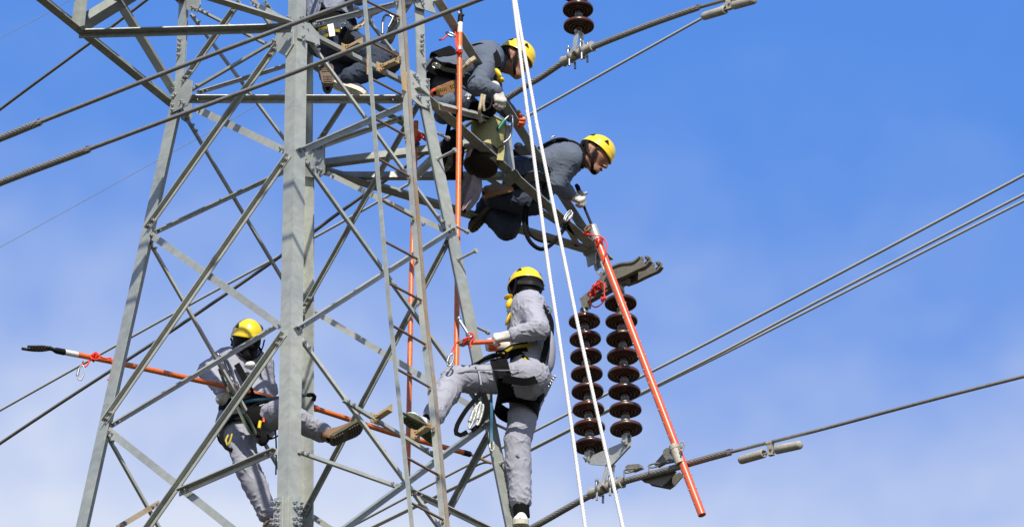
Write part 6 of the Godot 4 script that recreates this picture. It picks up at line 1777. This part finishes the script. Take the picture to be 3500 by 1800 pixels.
func build_kneeling_worker() -> void:
	var t := thing("person", "bearded worker in slate blue crouching on the crossarm, holding the slanting orange pole", "person", Vector3(1.372, 18.363, -1.6))
	var J := {"head": Vector3(1.976, 18.957, -1.6), "face": Vector3(0.82, -0.57, 0.08), "crown": Vector3(0.55, 0.83, 0.05), "neck": Vector3(1.886, 18.978, -1.6),
		"shL": Vector3(1.778, 19.083, -1.76), "shR": Vector3(1.802, 18.851, -1.47), "elL": Vector3(1.659, 18.836, -1.78), "elR": Vector3(1.713, 18.683, -1.5), "wrL": Vector3(1.596, 18.73, -1.8), "wrR": Vector3(1.809, 18.673, -1.64),
		"hipL": Vector3(1.468, 18.899, -1.68), "hipR": Vector3(1.479, 18.735, -1.47), "knL": Vector3(1.36, 18.418, -1.64), "knR": Vector3(1.537, 18.531, -1.5), "anL": Vector3(1.216, 18.584, -1.64), "anR": Vector3(1.27, 18.566, -1.48),
		"handR": [Vector3(0.84, -0.52, 0.12), Vector3(-0.25, -0.50, -0.85), 1.15]}
	var o := MeshInstance3D.new()
	o.name = "body"
	o.mesh = person_body(J, {"shirt": "slate_cloth", "trousers": "navy_cloth", "masked": false, "girth": 0.98, "cuff": 0.82, "wrinkle": 0.010})
	t.add_child(o)
	o.position = -t.position
	helmet(t, J.head + J.crown * 0.012, J.face, J.crown)
	var beard := begin()
	var f: Vector3 = J.face.normalized()
	var u: Vector3 = (J.crown - f * f.dot(J.crown)).normalized()
	ball(beard, J.head + f * 0.062 - u * 0.098, f * 0.030, u * 0.022, f.cross(u) * 0.036, 10)
	part("beard", beard, M.hair, t)
	shoe(t, Vector3(1.244, 18.584, -1.3), Vector3(0.78, 0.46, -0.42), Vector3(-0.25, 0.80, 0.50), M.tan_leather, M.tan_sole, -0.03, 0.84)
	shoe(t, Vector3(1.188, 18.623, -1.6), Vector3(-0.6, -0.5, -0.4), Vector3(-0.5, 0.8, 0), M.black, M.dark_sole, 0.0, 1.0)
	var ax: Vector3 = (J.shL + J.shR) * 0.5 - (J.hipL + J.hipR) * 0.5
	harness_band(t, "waist_belt", Vector3(1.501, 18.852, -1.575), ax, 0.150, 0.150, 0.10, M.black_web)
	harness_band(t, "thigh_loop", Vector3(1.506, 18.67, -1.48), J.knR - J.hipR, 0.118, 0.118, 0.07, M.black_web)
	pouch(t, "white_label", Vector3(1.495, 18.702, -1.405), Vector3(0.024, -0.003, 0), Vector3(0, 0.010, 0), Vector3(0, 0, 0.006), M.white_tag)
	pouch(t, "hip_pad", Vector3(1.495, 18.708, -1.432), Vector3(0.065, 0, 0), Vector3(0, 0.03, 0), Vector3(0, 0, 0.018), M.black_web)
	web(t, "back_strap", [Vector3(1.585, 19.014, -1.58), Vector3(1.655, 19.048, -1.56), Vector3(1.724, 19.076, -1.56), Vector3(1.798, 19.07, -1.56), Vector3(1.862, 19.002, -1.52), Vector3(1.885, 18.942, -1.49)], Vector3(-0.3, 0.9, 0.2), 0.045, M.black_web)
	web(t, "back_strap", [Vector3(1.572, 18.953, -1.5), Vector3(1.599, 18.852, -1.44), Vector3(1.63, 18.781, -1.4), Vector3(1.657, 18.71, -1.4)], VIEW, 0.035, M.black_web)
	web(t, "shoulder_strap", [Vector3(1.877, 18.976, -1.5), Vector3(1.896, 18.905, -1.46), Vector3(1.899, 18.833, -1.45), Vector3(1.882, 18.795, -1.48)], VIEW, 0.032, M.black_web)
	pouch(t, "back_block", Vector3(1.45, 19.018, -1.55), Vector3(0.025, -0.015, 0), Vector3(0.014, 0.024, 0), Vector3(0, 0, 0.02), M.black)
	web(t, "yellow_tab", [Vector3(1.441, 18.955, -1.5), Vector3(1.478, 18.938, -1.48)], VIEW, 0.014, M.yellow_web)
	snap_hook(t, "back_ring", Vector3(1.679, 19.061, -1.55), Vector3(1.708, 19.094, -1.55), 0.013, M.chrome, 0.006)
	var lan := begin()
	tube(lan, curve([Vector3(1.492, 18.456, -1.4), Vector3(1.478, 18.352, -1.38), Vector3(1.488, 18.225, -1.36), Vector3(1.527, 18.137, -1.36), Vector3(1.587, 18.102, -1.38), Vector3(1.648, 18.146, -1.42), Vector3(1.71, 18.259, -1.5), Vector3(1.752, 18.357, -1.56), Vector3(1.784, 18.444, -1.6)]), 0.0145, 10)
	tube(lan, curve([Vector3(1.504, 18.458, -1.42), Vector3(1.501, 18.294, -1.4), Vector3(1.536, 18.21, -1.4), Vector3(1.6, 18.184, -1.42), Vector3(1.657, 18.205, -1.46)]), 0.010, 8)
	part("lanyard_loop", lan, M.black_web, t)
	for q in [[Vector3(1.757, 18.397, -1.5), Vector3(1.807, 18.482, -1.52)], [Vector3(1.765, 18.382, -1.49), Vector3(1.815, 18.463, -1.51)]]: snap_hook(t, "lanyard_hook", q[0], q[1], 0.012, M.chrome, 0.006)

func build_reaching_worker() -> void:
	var t := thing("person", "worker in slate blue bending forward behind the upright orange stick", "person", Vector3(0.967, 18.765, -0.45))
	var J := {"head": Vector3(1.429, 19.255, -0.8), "face": Vector3(0.88, -0.46, 0.05), "crown": Vector3(0.42, 0.90, 0.05), "neck": Vector3(1.349, 19.245, -0.8),
		"shL": Vector3(1.24, 19.43, -1), "shR": Vector3(1.257, 19.179, -0.66), "elL": Vector3(1.289, 19.102, -1.02), "elR": Vector3(1.177, 18.879, -0.5), "wrL": Vector3(1.404, 18.99, -1.08), "wrR": Vector3(1.303, 18.859, -0.54),
		"hipL": Vector3(0.917, 19.245, -0.92), "hipR": Vector3(0.929, 19.05, -0.66), "knL": Vector3(1.104, 18.948, -0.9), "knR": Vector3(1.044, 18.811, -0.56), "anL": Vector3(0.943, 18.757, -0.66), "anR": Vector3(0.925, 18.677, -0.36),
		"handL": [Vector3(0.75, -0.55, 0.1), Vector3(-0.3, -0.6, 0.6), 0.8], "handR": [Vector3(0.30, -0.88, 0.1), Vector3(-0.45, -0.1, -0.85), 0.9]}
	var o := MeshInstance3D.new()
	o.name = "body"
	o.mesh = person_body(J, {"shirt": "slate_cloth", "trousers": "slate_cloth", "masked": false, "girth": 0.96, "cuff": 0.94, "wrinkle": 0.009})
	t.add_child(o)
	o.position = -t.position
	helmet(t, J.head + J.crown * 0.012, J.face, J.crown)
	shoe(t, Vector3(0.873, 18.756, -0.38), Vector3(0.48, 0.56, -0.68), Vector3(-0.84, 0.10, -0.52), M.orange_red, M.tan_sole, -0.02, 0.95)
	var ax: Vector3 = (J.shL + J.shR) * 0.5 - (J.hipL + J.hipR) * 0.5
	harness_band(t, "waist_belt", Vector3(0.973, 19.184, -0.79), ax, 0.150, 0.150, 0.13, M.black_web)
	harness_band(t, "thigh_loop", Vector3(0.941, 19.009, -0.64), J.knR - J.hipR, 0.122, 0.122, 0.075, M.black_web)
	web(t, "harness_pad", [Vector3(0.856, 19.077, -0.52), Vector3(0.908, 19.015, -0.48), Vector3(0.972, 18.995, -0.48), Vector3(1.027, 18.997, -0.5)], VIEW, 0.10, M.black_web, 0.01)
	web(t, "side_strap", [Vector3(0.893, 19.04, -0.46), Vector3(0.949, 18.985, -0.44), Vector3(1.02, 18.966, -0.44), Vector3(1.087, 18.963, -0.46)], VIEW, 0.028, M.green_web)
	snap_hook(t, "side_buckle", Vector3(0.874, 19.012, -0.42), Vector3(0.909, 18.983, -0.42), 0.016, M.chrome, 0.005)
	web(t, "back_strap", [Vector3(1.118, 19.314, -0.7), Vector3(1.167, 19.32, -0.68), Vector3(1.223, 19.324, -0.68), Vector3(1.279, 19.248, -0.62), Vector3(1.314, 19.136, -0.56), Vector3(1.317, 19.032, -0.52)], Vector3(-0.2, 0.9, 0.3), 0.04, M.black_web)
	pouch(t, "yellow_pad", Vector3(1.317, 18.983, -0.5), Vector3(0.010, 0.012, 0), Vector3(-0.018, 0.030, 0), Vector3(0, 0, 0.015), M.yellow_plastic)
	pouch(t, "yellow_pad", Vector3(1.332, 19.004, -0.62), Vector3(0.024, -0.004, 0), Vector3(-0.004, 0.018, 0), Vector3(0, 0, 0.02), M.yellow_plastic)
	var kn := begin()
	tube(kn, curve([Vector3(1.08, 18.959, -0.4), Vector3(1.108, 18.978, -0.38), Vector3(1.132, 19, -0.37), Vector3(1.164, 19.022, -0.37)]), 0.017, 12, 3, 0.012, 0.09)
	part("rope_lanyard", kn, M.tan_rope, t)
	pouch(t, "tool_bundle", Vector3(1.173, 18.804, -0.7), Vector3(0.11, 0, 0), Vector3(0, 0.06, 0), Vector3(0, 0, 0.06), M.black_web)
	web(t, "hanging_tool", [Vector3(1.118, 18.759, -0.4), Vector3(1.102, 18.716, -0.38)], VIEW, 0.035, M.galvanised)
	snap_hook(t, "ring", Vector3(1.098, 18.714, -0.37), Vector3(1.126, 18.714, -0.37), 0.012, M.chrome, 0.006)
	cord(t, "hanging_rope", [Vector3(1.208, 18.765, -0.42), Vector3(1.196, 18.697, -0.42), Vector3(1.187, 18.64, -0.44), Vector3(1.193, 18.661, -0.6)], 0.012, M.tan_rope)
	cord(t, "hanging_rope", [Vector3(1.224, 18.76, -0.42), Vector3(1.215, 18.692, -0.42), Vector3(1.219, 18.648, -0.44)], 0.010, M.tan_rope)
	cord(t, "cable_loop", [Vector3(1.271, 18.784, -0.46), Vector3(1.271, 18.728, -0.46), Vector3(1.254, 18.683, -0.46), Vector3(1.231, 18.669, -0.46), Vector3(1.215, 18.693, -0.46)], 0.006, M.black)

func build_seated_worker() -> void:
	var t := thing("person", "worker cut off by the top edge, sitting behind the near leg, shoe sole showing", "person", Vector3(0.229, 18.597, -0.12))
	var J := {"head": Vector3(0.137, 19.902, -0.3), "face": Vector3(0.6, -0.2, -0.7), "crown": Vector3(0, 1, 0), "neck": Vector3(0.138, 19.7, -0.28),
		"shL": Vector3(0.055, 19.731, -0.46), "shR": Vector3(0.262, 19.553, -0.2), "elL": Vector3(0.07, 19.533, -0.5), "elR": Vector3(0.389, 19.37, -0.1), "wrL": Vector3(0.267, 19.545, -0.6), "wrR": Vector3(0.503, 19.485, -0.1),
		"hipL": Vector3(0.134, 19.192, -0.36), "hipR": Vector3(0.244, 19.073, -0.2), "knL": Vector3(0.438, 19.005, -0.42), "knR": Vector3(0.58, 18.881, -0.16), "anL": Vector3(0.177, 18.884, -0.32), "anR": Vector3(0.324, 18.781, -0.2),
		"handL": [Vector3(0.8, 0.3, 0), Vector3(0, -0.5, -0.5), 1.0], "handR": [Vector3(0.5, 0.8, 0), Vector3(0.5, -0.3, 0.5), 1.0]}
	var o := MeshInstance3D.new()
	o.name = "body"
	o.mesh = person_body(J, {"shirt": "pale_grey_cloth", "trousers": "navy_cloth", "masked": false, "girth": 1.0, "wrinkle": 0.010})
	t.add_child(o)
	o.position = -t.position
	helmet(t, J.head + Vector3(0, 0.02, 0), J.face, J.crown)
	shoe(t, Vector3(0.172, 18.606, -0.08), Vector3(-0.08, 0.86, -0.50), Vector3(-0.10, 0.50, -0.86), M.navy_cloth, M.brown_sole, -0.02, 0.95)
	shoe(t, Vector3(0.314, 18.815, -0.24), Vector3(0.80, -0.50, 0.22), Vector3(0.45, 0.85, -0.1), M.navy_cloth, M.cream, -0.02, 1.0)
	var ax: Vector3 = (J.shL + J.shR) * 0.5 - (J.hipL + J.hipR) * 0.5
	harness_band(t, "waist_belt", Vector3(0.201, 19.185, -0.26), ax, 0.160, 0.145, 0.12, M.black_web)
	web(t, "belt_stripe", [Vector3(0.114, 19.101, -0.1), Vector3(0.147, 19.087, -0.06), Vector3(0.175, 19.088, -0.05), Vector3(0.21, 19.064, -0.05), Vector3(0.257, 19.065, -0.06)], VIEW, 0.018, M.yellow_web)
	web(t, "belt_stripe", [Vector3(0.126, 19.027, -0.1), Vector3(0.155, 19.02, -0.06), Vector3(0.187, 19.032, -0.05)], VIEW, 0.020, M.yellow_web)
	web(t, "white_label", [Vector3(0.193, 19.103, -0.03), Vector3(0.203, 19.049, -0.025), Vector3(0.209, 19.003, -0.03)], VIEW, 0.040, M.white_tag, 0.003)
	snap_hook(t, "belt_ring", Vector3(0.265, 19.111, -0.06), Vector3(0.312, 19.078, -0.06), 0.022, M.chrome, 0.006)
	web(t, "shoulder_strap", [Vector3(0.115, 19.525, -0.3), Vector3(0.149, 19.342, -0.16), Vector3(0.127, 19.237, -0.14), Vector3(0.108, 19.168, -0.14)], VIEW, 0.045, M.black_web)
	pouch(t, "side_pouch", Vector3(0.054, 19.433, -0.34), Vector3(0.035, 0, 0), Vector3(0, 0.07, 0), Vector3(0, 0, 0.03), M.black_web)
	web(t, "tool_pouch", [Vector3(0.272, 19.081, -0.08), Vector3(0.3, 19.018, -0.06), Vector3(0.339, 18.986, -0.07)], VIEW, 0.07, M.black_web, 0.02)
	var rp := begin()
	tube(rp, curve([Vector3(0.307, 19.085, -0.08), Vector3(0.377, 19.128, -0.12), Vector3(0.422, 19.203, -0.16), Vector3(0.461, 19.273, -0.2), Vector3(0.499, 19.313, -0.22), Vector3(0.554, 19.357, -0.24)]), 0.016, 12, 3, 0.011, 0.10)
	tube(rp, curve([Vector3(0.443, 19.28, -0.24), Vector3(0.478, 19.329, -0.26), Vector3(0.509, 19.374, -0.28)]), 0.016, 12, 3, 0.011, 0.10)
	part("rope_lanyard", rp, M.tan_rope, t)
	var hk := begin()
	tube(hk, curve([Vector3(0.537, 19.185, -0.3), Vector3(0.541, 19.292, -0.3), Vector3(0.56, 19.334, -0.3), Vector3(0.588, 19.329, -0.3), Vector3(0.608, 19.315, -0.3)]), 0.009, 8)
	tube(hk, curve([Vector3(0.612, 19.324, -0.3), Vector3(0.592, 19.268, -0.3), Vector3(0.576, 19.236, -0.3)]), 0.007, 8)
	part("scaffold_hook", hk, M.chrome, t)
	pouch(t, "shock_absorber", Vector3(0.603, 19.237, -0.34), Vector3(0.028, 0.01, 0), Vector3(0.012, 0.10, 0), Vector3(0, 0, 0.02), M.leather)
